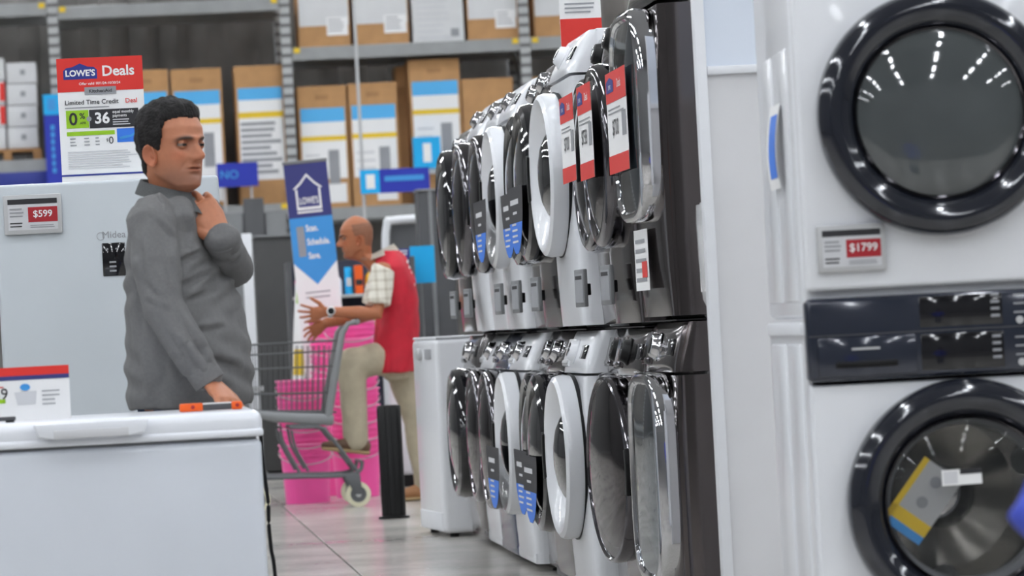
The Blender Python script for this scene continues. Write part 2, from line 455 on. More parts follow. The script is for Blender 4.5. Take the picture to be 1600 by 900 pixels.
lower = [  # body, front, panel, door, label, kwargs
    ('graphite_side', 'graph_front', 'graph_front', 'square', 'graphite washer with tall rounded-square chrome door, nearest in the lower row', dict(H=1.0, doorz=0.515)),
    ('graphite_side', 'graph_front', 'graph_front', 'disc', 'graphite washer with a big mirrored disc door, second from the near end, bottom', dict(knob='black', ajar=math.radians(5))),
    ('graphite_side', 'graph_front', 'graph_front', 'disc', 'graphite washer with round mirror door, between the mirrored one and the white one, bottom', dict(knob='black', dx=0.06)),
    ('white', 'white', 'white', 'ring', 'white washer with wide white door ring, fourth from the near end, bottom', dict(knob='white', dx=-0.012, ajar=math.radians(1.2), slant=0.05)),
    ('graphite_side', 'silver', 'graph_front', 'dark', 'silver washer with black door and blue card, behind the fourth white washer', dict(slant=0.06)),
    ('silver', 'silver', 'graph_front', 'dark', 'silver washer with black door between the silver and the white card-hung washers', dict(dx=0.05, slant=0.06)),
    ('white', 'white', 'white', 'ring', 'white washer with white door ring and a black and blue card, bottom row', dict(slant=0.07)),
    ('navy', 'navy', 'navy', 'chrome', 'dark blue washer with chrome door ring in the lower row', dict(slant=0.08)),
    ('white', 'white', 'white', 'chrome', 'white washer with chrome door ring beyond the dark blue washer', dict(slant=0.08, dx=0.01)),
    ('silver', 'silver', 'silver', 'dark', 'silver-grey washer with dark door at the far end of the stacked row', {}),
]
LOW_H = []
for i, (b, f, p, d, lab, kw) in enumerate(lower):
    machine('washing_machine', lab, i + 1, False, b, d, f, panel=p, group=None, **kw); LOW_H.append(kw.get('H', 0.985))
upper = [
    ('graphite_side', 'graph_front', 'graph_front', 'square', 'graphite dryer with tall rounded-square chrome door, nearest on top', dict(H=1.13, doorz=0.64)),
    ('graphite_side', 'graph_front', 'graph_front', 'chrome', 'graphite dryer with round chrome door, second from the near end, top', dict(knob='black', H=1.03)),
    ('graphite_side', 'graph_front', 'graph_front', 'chrome', 'graphite dryer with round chrome door next to the white dryer, top', dict(knob='black', H=1.03, dx=0.05)),
    ('white', 'white', 'white', 'ring', 'white dryer with big white door ring, fourth from the near end, top', dict(H=1.075, slant=0.075, dx=-0.015, ajar=math.radians(1.2), knob='white')),
    ('graphite_side', 'silver', 'graph_front', 'dark', 'silver dryer with black door and card, just beyond the fourth white dryer', dict(H=1.03, slant=0.06)),
    ('silver', 'silver', 'graph_front', 'dark', 'silver dryer with black door and card, beside the far white dryer', dict(H=1.03, dx=0.04, slant=0.06)),
    ('white', 'white', 'white', 'ring', 'white dryer with white door ring and hanging black and blue card, top row', dict(H=1.045, slant=0.09)),
    ('white', 'white', 'white', 'chrome', 'white dryer with chrome door ring over the dark blue washer', dict(H=1.05, slant=0.09, dx=0.01)),
    ('white', 'white', 'white', 'chrome', 'white dryer with dark chrome-rimmed door, second from the far end, top', dict(H=1.05, slant=0.09)),
    ('silver', 'silver', 'silver', 'dark', 'silver-grey dryer with dark door at the far end of the top row', dict(H=0.97)),
]
for i, (b, f, p, d, lab, kw) in enumerate(upper):
    machine('clothes_dryer', lab, i + 1, True, b, d, f, panel=p, base=LOW_H[i] + 0.0005, group=None, feet=False, **kw)
# single white washer standing past the end of the row
t = thing('washing_machine', 'single white washer standing past the far end of the stacked row', 'washing machine', (1.60, 18.72, 0), math.radians(5))
obj('cabinet', bx(0.0, 0.68, 0, 0.68, 0.02, 0.975, 0.03, 4), 'white', t)
obj('lid_edge', bx(0.006, 0.674, 0.006, 0.674, 0.972, 0.985, 0.005), 'white2', t)
obj('kick_strip', bx(-0.004, 0.02, 0.03, 0.65, 0.03, 0.12, 0.004), 'white2', t)
obj('knob', lathe(new_bm(), [(0.03, 0.01), (0.03, -0.02), (0.02, -0.026)], (0, 0.42, 0.90), 'x', 18), 'lgrey', t)
obj('display', bx(-0.004, 0.01, 0.12, 0.30, 0.875, 0.925, 0.002), 'greyink', t)
for fx in (0.06, 0.62):
    for fy in (0.06, 0.62): obj('foot', lathe(new_bm(), [(0.022, 0.0), (0.022, 0.022)], (fx, fy, 0), n=12), 'black', t)
# ------------------------------------------------------------------ laundry tower on the right (front faces local -y, origin at its left front corner)
TW = Vector((at(1257, 480, 8.7).x, 8.7, 0)); TYAW = math.radians(-3.7)
t = thing('laundry_tower', 'tall white washer and dryer tower with two dark round doors on the right', 'laundry tower', TW, TYAW)
W_, Dp = 0.70, 0.76; LCX = 0.352
def shell_box(x0, x1, y0, y1, z0, z1, th=0.012):
    bm = new_bm()
    for q in ((x0, x0 + th, y0, y1, z0, z1), (x1 - th, x1, y0, y1, z0, z1), (x0 + th, x1 - th, y1 - th, y1, z0, z1), (x0 + th, x1 - th, y0, y1 - th, z0, z0 + th), (x0 + th, x1 - th, y0, y1 - th, z1 - th, z1)):
        box(bm, *q)
    return bm
def holed_front(x0, x1, y0, y1, z0, z1, cx, cz, r, n=96):
    def sq(a):
        c, s_ = math.cos(a), math.sin(a); k = 1e9
        if c > 1e-9: k = min(k, (x1 - cx) / c)
        if c < -1e-9: k = min(k, (x0 - cx) / c)
        if s_ > 1e-9: k = min(k, (z1 - cz) / s_)
        if s_ < -1e-9: k = min(k, (z0 - cz) / s_)
        return cx + c * k, cz + s_ * k
    an = sorted([2 * math.pi * i / n for i in range(n)] + [math.atan2(zz - cz, xx - cx) % (2 * math.pi) for xx in (x0, x1) for zz in (z0, z1)])
    rs = []
    for rad, y in ((1, y1), (1, y0 + 0.01), (0.985, y0), (0, y0), (0, y1)):
        ring = []
        for a in an:
            if rad == 0: ring.append((cx + r * math.cos(a), y, cz + r * math.sin(a)))
            else:
                px_, pz_ = sq(a); ring.append((cx + (px_ - cx) * rad, y, cz + (pz_ - cz) * rad))
        rs.append(ring)
    bm = new_bm(); rings(bm, rs, False); return bm
obj('lower_cabinet', shell_box(0, W_, 0.02, Dp, 0.02, 0.985), 'white', t)
obj('upper_cabinet', bx(0, W_, 0.02, Dp, 0.99, 1.88, 0.02, 4), 'white', t)
obj('lower_front', holed_front(0.004, W_ - 0.004, -0.008, 0.03, 0.03, 0.835, LCX, 0.552, 0.215), 'white', t)
obj('upper_front', bx(0.006, W_ - 0.006, -0.008, 0.03, 1.05, 1.872, 0.012, 3), 'white', t)
for z0, z1 in ((0.06, 0.93), (1.03, 1.62)):
    for y0, y1 in ((0.10, 0.36), (0.42, 0.70)):
        obj('side_rib', bx(-0.004, 0.01, y0, y1, z0, z1, 0.004), 'white', t)
obj('side_band', bx(-0.008, 0.01, 0.05, Dp - 0.02, 0.95, 0.982, 0.006), 'white2', t)
M['panel_blue'] = mat('dark_slate_gloss', (44, 49, 62), 0.12, 0.2, var=0.03, coat=0.7)
pn = obj('control_panel', bx(-0.002, W_ + 0.002, -0.026, 0.03, 0.842, 1.034, 0.012, 3), 'panel_blue', t)
obj('display', bx(0.26, 0.452, -0.0275, -0.02, 0.955, 1.026, 0.002), 'gloss_black', pn)
obj('display', bx(0.26, 0.452, -0.0275, -0.02, 0.856, 0.940, 0.002), 'gloss_black', pn)
obj('divider', bx(0.004, W_ - 0.004, -0.0275, -0.02, 0.946, 0.9485), 'dgrey', pn)
dr = obj('detergent_drawer', bx(0.022, 0.25, -0.030, -0.02, 0.852, 0.942, 0.004), 'panel_blue', pn)
obj('drawer_grip', bx(0.062, 0.205, -0.0335, -0.025, 0.872, 0.886, 0.003), 'black', dr)
obj('lettering', None or finish(prism(new_bm(), [(0.10, 0.912), (0.165, 0.912), (0.165, 0.917), (0.10, 0.917)], 'y', -0.0312, -0.0300)), 'lgrey', pn)
for r_ in range(2):
    for q in range(4):
        for c in range(3):
            z = 1.022 - q * 0.020 - r_ * 0.097; x = 0.478 + c * 0.062
            if q < 3: obj('button', bx(x, x + 0.026, -0.0272, -0.0255, z - 0.004, z), 'greyink', pn)
            else: obj('button', lathe(new_bm(), [(0.009, -0.0255), (0.009, -0.0275), (0.007, -0.028)], (x + 0.013, 0, z), 'y', 14), 'lgrey', pn)
    for q in range(4): obj('indicator', bx(0.425, 0.445, -0.0285, -0.027, 1.02 - r_ * 0.095 - q * 0.016, 1.026 - r_ * 0.095 - q * 0.016), 'greyink', pn)
M['tower_ring'] = mat('slate_gloss_ring', (34, 37, 46), 0.1, 0.15, var=0.03, coat=0.8)
M['see_glass'] = mat('clear_door_glass', (70, 72, 72), 0.03, 0.0, var=0.02, alpha=0.16, spec=0.8)
M['dim_glass'] = mat('door_glass_painted_reflection', (80, 85, 86), 0.04, 0.0, var=0.12, alpha=0.92, spec=0.9, coat=0.5)  # lighter grey base colour stands in for the shop's reflection in dark glass
for nm, cz, gm in (('upper_door', 1.445, 'dim_glass'), ('lower_door', 0.552, 'see_glass')):
    cx = 0.330 if cz > 1 else LCX
    c = (cx, -0.010, cz)
    d = obj(nm, lathe_open(new_bm(), [(0.277, 0.02), (0.283, -0.02), (0.278, -0.045), (0.262, -0.062), (0.238, -0.066), (0.215, -0.056), (0.200, -0.036), (0.198, 0.0), (0.21, 0.02)], c=c, axis='y', n=96), 'tower_ring', t)
    obj('inner_rim', lathe_open(new_bm(), [(0.200, -0.034), (0.196, -0.040), (0.190, -0.034), (0.194, -0.02)], c=c, axis='y', n=72), 'dkchrome', d)
    obj('glass', lathe(new_bm(), [(0.197, -0.028), (0.19, -0.034), (0.15, -0.046), (0.08, -0.055), (0.01, -0.058)], c=c, axis='y', n=64), gm, d)
    if cz < 1:      # steel drum behind the clear glass, open to the front
        obj('gasket', lathe_open(new_bm(), [(0.214, -0.004), (0.200, -0.014), (0.178, 0.01), (0.176, 0.05), (0.205, 0.06), (0.214, 0.03)], c=c, axis='y', n=64), 'rubber', t)
        t2 = bmesh.new(); lathe(t2, [(0.176, 0.05), (0.225, 0.10), (0.225, 0.40), (0.18, 0.43), (0.06, 0.41), (0.01, 0.40)], c=c, axis='y', n=48)
        bmesh.ops.delete(t2, geom=[f for f in t2.faces if len(f.verts) > 4 and f.calc_center_median().y < 0.2], context='FACES_ONLY')
        bmd = new_bm(); join(bmd, t2); dm_ = obj('drum', bmd, 'drum', t)
        for q in range(3):
            a = q * 2.094 + 0.4
            obj('drum_paddle', tube(new_bm(), [(cx + 0.205 * math.cos(a), 0.12, cz + 0.205 * math.sin(a)), (cx + 0.195 * math.cos(a), 0.25, cz + 0.195 * math.sin(a)), (cx + 0.205 * math.cos(a), 0.38, cz + 0.205 * math.sin(a))], [0.02, 0.035, 0.02], 10, round_ends=True), 'rubber', dm_)
        obj('drum_hub', lathe(new_bm(), [(0.08, 0.40), (0.07, 0.385), (0.03, 0.378), (0.01, 0.378)], c=c, axis='y', n=32), 'chrome', dm_)
for fx in (0.06, 0.64):
    for fy in (0.08, 0.7): obj('foot', lathe(new_bm(), [(0.025, 0.0), (0.025, 0.022)], (fx, fy, 0), n=12), 'black', t)
def tl(x, y, z):  # tower local to world
    c, s = math.cos(TYAW), math.sin(TYAW)
    return Vector((TW.x + x * c - y * s, TW.y + x * s + y * c, z))
# leaflet in the lower drum and the white sticker on the lower door glass
c_ = Vector((0.245, -0.034, 0.56))
lf = thing('leaflet', 'yellow and grey leaflet tilted behind the glass of the lower tower door', 'leaflet', tl(*c_), TYAW)
ca, sa_ = math.cos(math.radians(-38)), math.sin(math.radians(-38))
sh = Sheet(lf, (-0.055 * ca - 0.085 * sa_, 0, -0.055 * sa_ + 0.085 * ca), (ca, 0, sa_), (sa_, 0, -ca))
sh.rect(0, 0, 0.105, 0.165, 'lgrey', 0.0, 'sheet'); sh.rect(0.0, 0, 0.014, 0.165, 'yellow'); sh.rect(0, 0.125, 0.105, 0.155, 'yellow'); sh.rect(0, 0.155, 0.105, 0.175, 'sky')
for q in (0.035, 0.09): sh.poly([(0.055 + 0.014 * math.cos(k), q + 0.014 * math.sin(k)) for k in np.linspace(0, 6.0, 14)], 'greyink', name='printed_symbol')
st = thing('sticker', 'small white sticker with a dark bar on the lower tower door glass', 'sticker', tl(0.285, -0.0702, 0.628), TYAW)
sh = Sheet(st, (0, 0, 0), (1, 0, 0.02), (0, 0, -1))
sh.rect(0, 0, 0.092, 0.036, 'paper', 0.0, 'sheet'); sh.rect(0.042, 0.0, 0.092, 0.012, 'ink'); sh.rect(0.004, 0.004, 0.036, 0.032, 'pgrey')
# electronic price labels
def price_label(label, loc, rz, price, w=0.152, h=0.104, cents='', tilt=0.0):
    p = thing('price_label', label, 'price label', loc, rz)
    p.rotation_euler[1] = tilt
    obj('frame', bx(0, w, 0.0, 0.014, -h, 0, 0.004, 2), 'lgrey', p)
    s = Sheet(p, (0, -0.0006, 0), (1, 0, 0), (0, 0, -1))
    m = w * 0.075
    s.rect(m, m, w - m, h - m, 'pgrey', 0.0, 'screen')
    s.rect(m, m, w - m, m + h * 0.13, 'ink', 0.001)
    s.rect(w * 0.42, h * 0.32, w - m, h * 0.70, 'dred', 0.001)
    s.text('$' + price, w * 0.67, h * 0.5, h * 0.24, 'paper', 0.012)
    s.lines(m * 1.4, h * 0.34, w * 0.38, 3, h * 0.09, h * 0.035, 'greyink', seed=3)
    s.lines(m * 1.4, h * 0.70, w * 0.38, 2, h * 0.08, h * 0.03, 'ink', seed=4)
    s.lines(w * 0.45, h * 0.77, w * 0.9, 2, h * 0.05, h * 0.02, 'greyink', seed=5)
    return p
price_label('electronic shelf label reading $1799 on the white laundry tower', tl(0.034, -0.0245, 1.200), TYAW, '1799', 0.158, 0.108)
# blue sticker on the tower's side
q0 = tl(-0.005, 0.24, 1.50)
sk = thing('energy_sticker', 'narrow blue and white sticker peeling off the side of the laundry tower', 'sticker', q0, TYAW)
bm = new_bm(); n = 8
rows = [[bm.verts.new((-0.003 - 0.018 * math.sin(k / n * 2.6) * 0.8 - e, -0.03 + 0.21 * j, -0.20 * k / n)) for j in (0, 0.5, 1) for e in (0,)] for k in range(n + 1)]
for a, b in zip(rows[:-1], rows[1:]):
    for i in range(2): bm.faces.new((a[i], a[i + 1], b[i + 1], b[i]))
obj('sheet', bm, 'paper', sk)
bm = new_bm()
rows = [[bm.verts.new((-0.0045 - 0.018 * math.sin(k / n * 2.6) * 0.8, -0.015 + 0.14 * j, -0.20 * k / n)) for j in (0, 1)] for k in range(1, n)]
for a, b in zip(rows[:-1], rows[1:]): bm.faces.new((a[0], a[1], b[1], b[0]))
obj('printed_panel', bm, 'bblue', sk)
# ------------------------------------------------------------------ white partition closing the near end of the row
PY = 10.75
xl = at(1108, 480, PY).x
t = thing('end_partition', 'white framed end partition between the stacked row and the laundry tower', 'partition', (xl, PY, 0))
obj('stile', bx(0, 0.030, 0.0, 0.05, 0, 2.6, 0.004), 'white2', t)
obj('stile', bx(1.0, 1.03, 0.0, 0.05, 0, 2.6, 0.004), 'white2', t)
zr = at(1150, 108, PY).z
obj('lower_panel', bx(0.031, 0.999, 0.020, 0.040, 0.0, zr - 0.012), 'partition', t)
obj('rail', bx(0.031, 0.999, 0.004, 0.048, zr - 0.012, zr + 0.012, 0.003), 'white2', t)
obj('upper_panel', bx(0.031, 0.999, 0.016, 0.036, zr + 0.013, 2.6), mat('bluish_white_panel', (216, 224, 236), 0.4, var=0.01), t)
# bag of manuals hanging on the edge of the partition
p = at(1089, 320, PY + 0.13)
b = thing('manual_bag', 'clear plastic bag of folded manuals hanging beside the white partition edge', 'plastic bag', (p.x, p.y, p.z))
bm = new_bm()
tube(bm, [(0.004, 0, 0.0), (0.010, 0, -0.05), (0.018, 0, -0.16), (0.026, 0, -0.27), (0.028, 0, -0.30)], [(0.004, 0.04), (0.012, 0.07), (0.018, 0.08), (0.02, 0.08), (0.006, 0.07)], 14, ref=(1, 0, 0))
obj('bag', bm, 'wrap', b); obj('hook', bx(-0.002, xl - p.x + 0.006, -0.084, -0.06, -0.02, 0.004, 0.002), 'lgrey', b)
obj('manual', bx(0.006, 0.016, -0.05, 0.05, -0.25, -0.06, 0.002), 'paper', b)
# ------------------------------------------------------------------ cards and tags on the machines
def row_pt(k, dx, dy, z): return Vector((ROW_X + dx, ROW_Y + PITCH_Y * (k - 0.5) + dy, z))
def door_card(k, base, dz, label):
    """black over blue promotional card hanging on a door, its lower end rounded"""
    o = thing('door_card', label, 'card', row_pt(k, -0.028 - 0.100 + (0.045 if k == 6 else 0), 0, base + dz), 0)
    s = Sheet(o, (0, 0.265, 0.0), (0, -1, 0), (0, 0, -1))
    w = 0.53
    arc = lambda b: math.sqrt(max(0.0, 0.272 ** 2 - b * b)) * 0.97
    low = [(0.265 + arc(b), b) for b in np.linspace(0.01, 0.268, 14)] + [(0.265 - arc(b), b) for b in np.linspace(0.268, 0.01, 14)]
    s.poly(low, 'ink', 0.0, 'sheet')
    s.poly([(a, b - 0.001) for a, b in low if b > 0.13], 'bblue', 0.0012)
    s.lines(0.10, 0.058, 0.42, 1, 0.035, 0.020, 'pgrey', 0.0012, seed=k); s.lines(0.18, 0.105, 0.34, 1, 0.035, 0.010, 'pgrey', 0.0012, seed=k)
    s.lines(0.14, 0.150, 0.34, 4, 0.022, 0.008, 'pgrey', 0.0024, seed=k + 9)
cards = [(7, 0, 'black and blue card on the white washer door beside the dark blue washer'), (6, 0, 'black and blue card on the farther silver washer door'),
         (5, 0, 'black and blue card on the silver washer door nearest the white ring door'), (7, 1, 'black and blue card on the far white dryer door ring'),
         (6, 1, 'black and blue card on the farther silver dryer door'), (5, 1, 'black and blue card on the nearer silver dryer door')]
for k, u, lab in cards: door_card(k, 0.9855 if u else 0, 0.57 if u else 0.525, lab)
def deal_card(k, base, z, dy, w, h, label, price, dx=-0.115):
    o = thing('deal_sign', label, 'price sign', row_pt(k, dx, dy, base + z), 0)
    s = Sheet(o, (0, w / 2, 0), (0, -1, 0), (0, 0, -1))
    s.rect(0, 0, w, h, 'paper', 0.0, 'sheet')
    s.rect(0, 0, w, h * 0.30, 'red', 0.0012); s.rect(0, h * 0.82, w, h, 'red', 0.0012)
    s.poly([(0.05 * w, h * 0.09), (0.22 * w, h * 0.05), (0.4 * w, h * 0.09), (0.4 * w, h * 0.2), (0.05 * w, h * 0.2)], 'blue', 0.0024, 'logo')
    s.text("LOWE'S", 0.225 * w, h * 0.15, h * 0.06, 'paper', 0.01, 0.0032, sx=0.8)
    s.text('Deals', 0.68 * w, h * 0.14, h * 0.12, 'paper', 0.01, 0.0024)
    s.text(price, 0.42 * w, h * 0.56, h * 0.22, 'ink', 0.01, 0.0024)
    s.lines(0.08 * w, h * 0.36, 0.9 * w, 2, h * 0.04, h * 0.015, 'greyink', 0.0014, seed=k)
    s.rect(0.74 * w, h * 0.42, 0.94 * w, h * 0.66, 'greyink', 0.0014)
deal_card(3, LOW_H[2], 0.815, -0.02, 0.38, 0.30, 'red and white deal sign on the dryer door beside the white dryer', '$700', -0.085)
deal_card(2, LOW_H[1], 0.805, -0.05, 0.36, 0.31, 'red and white deal sign on the second dryer door, middle of the three', '$758')
deal_card(1, LOW_H[0], 0.795, 0.06, 0.46, 0.32, 'red and white deal sign on the tall square-doored dryer, nearest of three', '$700', -0.088)
for k, price, lab in ((10, '', 'grey price label at the foot of the farthest silver-grey dryer'), (9, '', 'grey price label low on the white dryer second from the far end'),
                      (7, '', 'grey price label low on the far white dryer with the card'), (6, '', 'grey price label under the farther silver dryer door'),
                      (5, '', 'grey price label under the nearer silver dryer door'), (3, '', 'grey price label under the dryer door beside the white dryer'),
                      (2, '', 'grey price label under the second dryer door from the near end')):
    o = thing('price_label', lab, 'price label', row_pt(k, -0.06, -0.06, LOW_H[k - 1] + 0.21), math.radians(3))
    obj('frame', bx(-0.018, -0.004, -0.09, 0.09, -0.13, 0, 0.003), 'grey', o)
    obj('screen', bx(-0.0195, -0.0175, -0.078, 0.078, -0.115, -0.015), 'greyink', o)
    obj('printed_panel', bx(-0.0205, -0.0190, -0.06, 0.06, -0.035, -0.022), 'ink', o)
    obj('bracket', bx(-0.005, 0.018, -0.03, 0.03, -0.09, -0.05, 0.003), 'black', o)
p = row_pt(1, -0.04, 0.02, LOW_H[0] + 0.29)
o = thing('paper_tag', 'white paper tag taped low on the tall square-doored dryer', 'tag', p)
s = Sheet(o, (0, 0.15, 0), (0, -1, 0), (0.0, 0, -1)); s.rect(0, 0, 0.30, 0.19, 'paper', 0, 'sheet'); s.lines(0.03, 0.03, 0.27, 5, 0.03, 0.012, 'greyink', seed=5); s.rect(0.16, 0.10, 0.27, 0.15, 'red', 0.0016)
# deal sign standing on top of the far dryers
p = at(878, 60, 14.6)
o = thing('deal_sign', 'white sign with green print and a red foot on top of the dryers', 'sign', (at(876, 50, 14.6).x, 14.6, LOW_H[4] + 1.0305 + 0.001))
s = Sheet(o, (0, 0, 0.52), (1, 0, 0), (0, 0, -1))
obj('board', bx(0, 0.16, 0.001, 0.006, 0, 0.52), 'paper', o)
ztop = at(878, 30, 14.6).z - o.location.z
s.rect(0, 0.52 - ztop, 0.16, 0.52 - ztop + 0.11, 'red'); s.rect(0.02, 0.52 - ztop - 0.09, 0.14, 0.52 - ztop - 0.075, 'green'); s.rect(0.02, 0.52 - ztop - 0.15, 0.14, 0.52 - ztop - 0.12, 'green')
s.lines(0.02, 0.52 - ztop - 0.06, 0.14, 3, 0.016, 0.006, 'greyink')
# ------------------------------------------------------------------ chest freezer in front
FY = 9.70
fz = at(405, 640, FY).z                       # top of the lid
fx1 = at(409, 700, FY).x; fx0 = fx1 - 1.12; FD = 0.66
t = thing('chest_freezer', 'long white chest freezer with a lid handle in the left foreground', 'freezer', (fx0, FY, 0))
FW = fx1 - fx0
obj('cabinet', bx(0, FW, 0, FD, 0.03, fz - 0.072, 0.018, 4), 'freezer', t)
obj('lid_seal', bx(0.012, FW - 0.012, 0.010, FD - 0.01, fz - 0.072, fz - 0.066), 'rubber', t)
lid = obj('lid', bx(-0.004, FW + 0.004, -0.012, FD + 0.004, fz - 0.066, fz, 0.024, 5), 'lid', t)
obj('lid_lip', bx(-0.006, FW + 0.006, -0.015, FD + 0.004, fz - 0.066, fz - 0.046, 0.007, 3), 'lid', lid)
hx0 = at(52, 665, FY).x - fx0; hx1 = at(232, 660, FY).x - fx0
h = obj('lid_handle', prism(new_bm(), [(hx0, fz - 0.006), (hx1, fz - 0.006), (hx1 - 0.012, fz - 0.040), (hx1 - 0.05, fz - 0.047), (hx0 + 0.05, fz - 0.047), (hx0 + 0.012, fz - 0.040)], 'y', -0.052, 0.0, 0.006), 'lid', lid)
obj('handle_shade', bx(hx0 + 0.05, hx1 - 0.05, -0.0535, -0.045, fz - 0.046, fz - 0.024, 0.003), 'pgrey', h)  # raised grey plate, painted darker to stand in for the handle's shadow
for x in (0.06, FW - 0.06):
    for y in (0.06, FD - 0.06): obj('foot', lathe(new_bm(), [(0.03, 0.0), (0.03, 0.032)], (x, y, 0), n=12), 'black', t)
# black power cord down the freezer's right side
pts = [at(x, y, FY + 0.35) for x, y in ((407, 668), (409, 700), (413, 740), (419, 785), (420, 820), (424, 860), (430, 900))]
pts += [Vector((pts[-1].x + 0.01, FY + 0.33, 0.05)), Vector((pts[-1].x + 0.05, FY + 0.40, 0.006)), Vector((pts[-1].x + 0.22, FY + 0.7, 0.006))]
o = obj('power_cord', tube(new_bm(), curve_pts(pts, 6), 0.0052, 8), 'black'); tag(o, 'black power cord hanging down beside the chest freezer', 'cord')
# things on the freezer lid
p0 = at(-22, 658, FY + 0.16); p1 = at(111, 648, FY + 0.16)
wd = p1.x - p0.x; hh = at(106, 570, FY + 0.16).z - fz
o = thing('sale_card', 'white sale card with red and blue bands standing on the freezer', 'card', (p0.x, FY + 0.16, fz + 0.0005), 0)
obj('board', bx(0, wd, 0, 0.004, 0, hh), 'paper', o)
s = Sheet(o, (0, -0.0004, hh), (1, 0, 0), (0, 0, -1))
s.rect(0, 0, wd, 0.022, 'red'); s.rect(0, 0.022, wd, 0.033, 'indigo')
s.text('9', 0.050, 0.068, 0.04, 'ink', 0.0); s.rect(0.0, 0.080, 0.052, 0.090, 'green')
s.poly([(0.103 + 0.013 * math.cos(q), 0.052 + 0.009 * math.sin(q)) for q in np.linspace(0, 6.0, 16)], 'sky', name='printed_seal')
s.poly([(0.075, 0.064), (0.132, 0.062), (0.128, 0.096), (0.082, 0.097)], 'pgrey')
s.lines(0.145, 0.062, 0.19, 4, 0.011, 0.003, 'greyink', seed=2); s.lines(0.015, 0.048, 0.06, 1, 0.01, 0.003, 'red', seed=1)
o = thing('marker', 'dark grey clip lying on the freezer in front of the sale card', 'clip', (at(-14, 655, FY + 0.06).x, FY + 0.05, fz + 0.0005))
obj('body', bx(0, 0.062, 0, 0.02, 0.004, 0.015, 0.003), 'dgrey', o); obj('foot', bx(0.036, 0.058, 0, 0.02, 0, 0.006, 0.001), 'black', o)
x0 = at(280, 630, FY + 0.22).x; x1 = at(378, 628, FY + 0.22).x
o = thing('hand_tool', 'orange and black hand tool lying on the freezer lid', 'tool', (x0, FY + 0.20, fz + 0.0005))
L_ = x1 - x0
obj('end_cap', bx(0, 0.060, 0, 0.03, 0, 0.021, 0.004, 2), 'orange', o); obj('end_cap', bx(L_ - 0.028, L_, 0, 0.03, 0, 0.021, 0.004, 2), 'orange', o)
obj('grip', bx(0.058, L_ - 0.026, 0.002, 0.028, 0.001, 0.017, 0.003), 'dgrey', o)
obj('top_strip', bx(0.06, L_ - 0.028, 0.004, 0.026, 0.0165, 0.020, 0.001), 'paper', o)
for x in (0.034, L_ - 0.013): obj('screw', lathe(new_bm(), [(0.005, 0.002), (0.005, -0.0015), (0.003, -0.002)], (x, 0, 0.011), 'y', 10), 'dred', o)
# ------------------------------------------------------------------ upright freezer behind the man
UY = 12.5
ux1 = at(345, 350, UY).x; ux0 = ux1 - 0.725; uz = at(345, 272, UY).z
t = thing('upright_freezer', 'pale grey upright freezer with black control strip behind the man', 'freezer', (ux0, UY, 0))
obj('cabinet', bx(0, 0.725, 0.07, 0.72, 0.03, uz, 0.012, 3), 'fridge', t)
dm = obj('door', bx(0, 0.725, 0, 0.062, 0.09, uz - 0.002, 0.012, 3), 'fridge', t)
obj('plinth', bx(0.01, 0.715, 0.03, 0.08, 0.03, 0.085, 0.004), 'dgrey', t)
px = at(160, 405, UY).x - ux0; pz = at(160, 380, UY).z; pz2 = at(162, 432, UY).z
cp = obj('control_strip', bx(px, px + 0.075, -0.004, 0.004, pz2, pz, 0.003), 'gloss_black', dm)
for k in range(3): obj('button', bx(px + 0.022, px + 0.044, -0.0055, -0.003, pz - 0.066 - k * 0.014, pz - 0.060 - k * 0.014, 0.0005), 'greyink', cp)
for k in range(2): obj('indicator', lathe(new_bm(), [(0.003, 0), (0.003, -0.0055)], (px + 0.018 + 0.028 * k, 0, pz - 0.02), 'y', 10), 'greyink', cp)
s = Sheet(t, (px - 0.01, -0.0005, at(155, 368, UY).z), (1, 0, 0), (0, 0, -1))
s.text('Midea', 0.012, 0, 0.032, 'greyink', 0.0, 0.0006, 'LEFT')
lathe_open(bm := new_bm(), [(0.013, -0.001), (0.0115, -0.001), (0.0115, 0.001), (0.013, 0.001)], c=(px - 0.002, -0.0005, at(163, 369, UY).z), axis='y', n=20)
obj('emblem', bm, 'greyink', t)
for x in (0.06, 0.66):
    for y in (0.12, 0.66): obj('foot', lathe(new_bm(), [(0.03, 0.0), (0.03, 0.032)], (x, y, 0), n=12), 'black', t)
pl = at(4, 306, UY - 0.016)
price_label('electronic shelf label reading $599 on the pale upright freezer', (pl.x, UY - 0.016, pl.z), 0, '599', 0.187, 0.128, tilt=0.0)
# neighbour behind at the frame's left edge
t = thing('white_appliance', 'white appliance with dark upper half at the left edge of the frame', 'appliance', (ux0 - 0.74, UY + 0.12, 0))
obj('cabinet', bx(0, 0.70, 0, 0.66, 0, 1.12, 0.012), 'white', t); obj('top_unit', bx(0.004, 0.696, 0.004, 0.656, 1.12, 1.40, 0.01), 'black', t)
# ------------------------------------------------------------------ big credit deal sign on top of the upright freezer
SY = UY + 0.25
a = at(97, 277, SY); b = at(93, 92, SY); c = at(231, 270, SY)
sw = c.x - a.x; shh = b.z - a.z
o = thing('deal_sign', 'large red and white credit deal sign standing on the upright freezer', 'sign', (a.x, SY, uz), 0)
zb = a.z - uz
obj('board', bx(0, sw, 0.0, 0.004, 0.0005, zb + shh), 'paper', o)
s = Sheet(o, (0, -0.0004, zb + shh), (1, 0, 0), (0, 0, -1))
U = sw / 0.610; V = shh / 0.86
def R(a0, b0, a1, b1, m, h=0.001, **k): return s.rect(a0 * U, b0 * V, a1 * U, b1 * V, m, h, **k)
R(0, 0, 0.61, 0.245, 'red')
s.poly([(x * U, y * V) for x, y in ((0.045, 0.09), (0.07, 0.07), (0.11, 0.065), (0.165, 0.04), (0.22, 0.065), (0.265, 0.07), (0.285, 0.09), (0.285, 0.155), (0.045, 0.155))], 'blue', 0.002, 'logo')
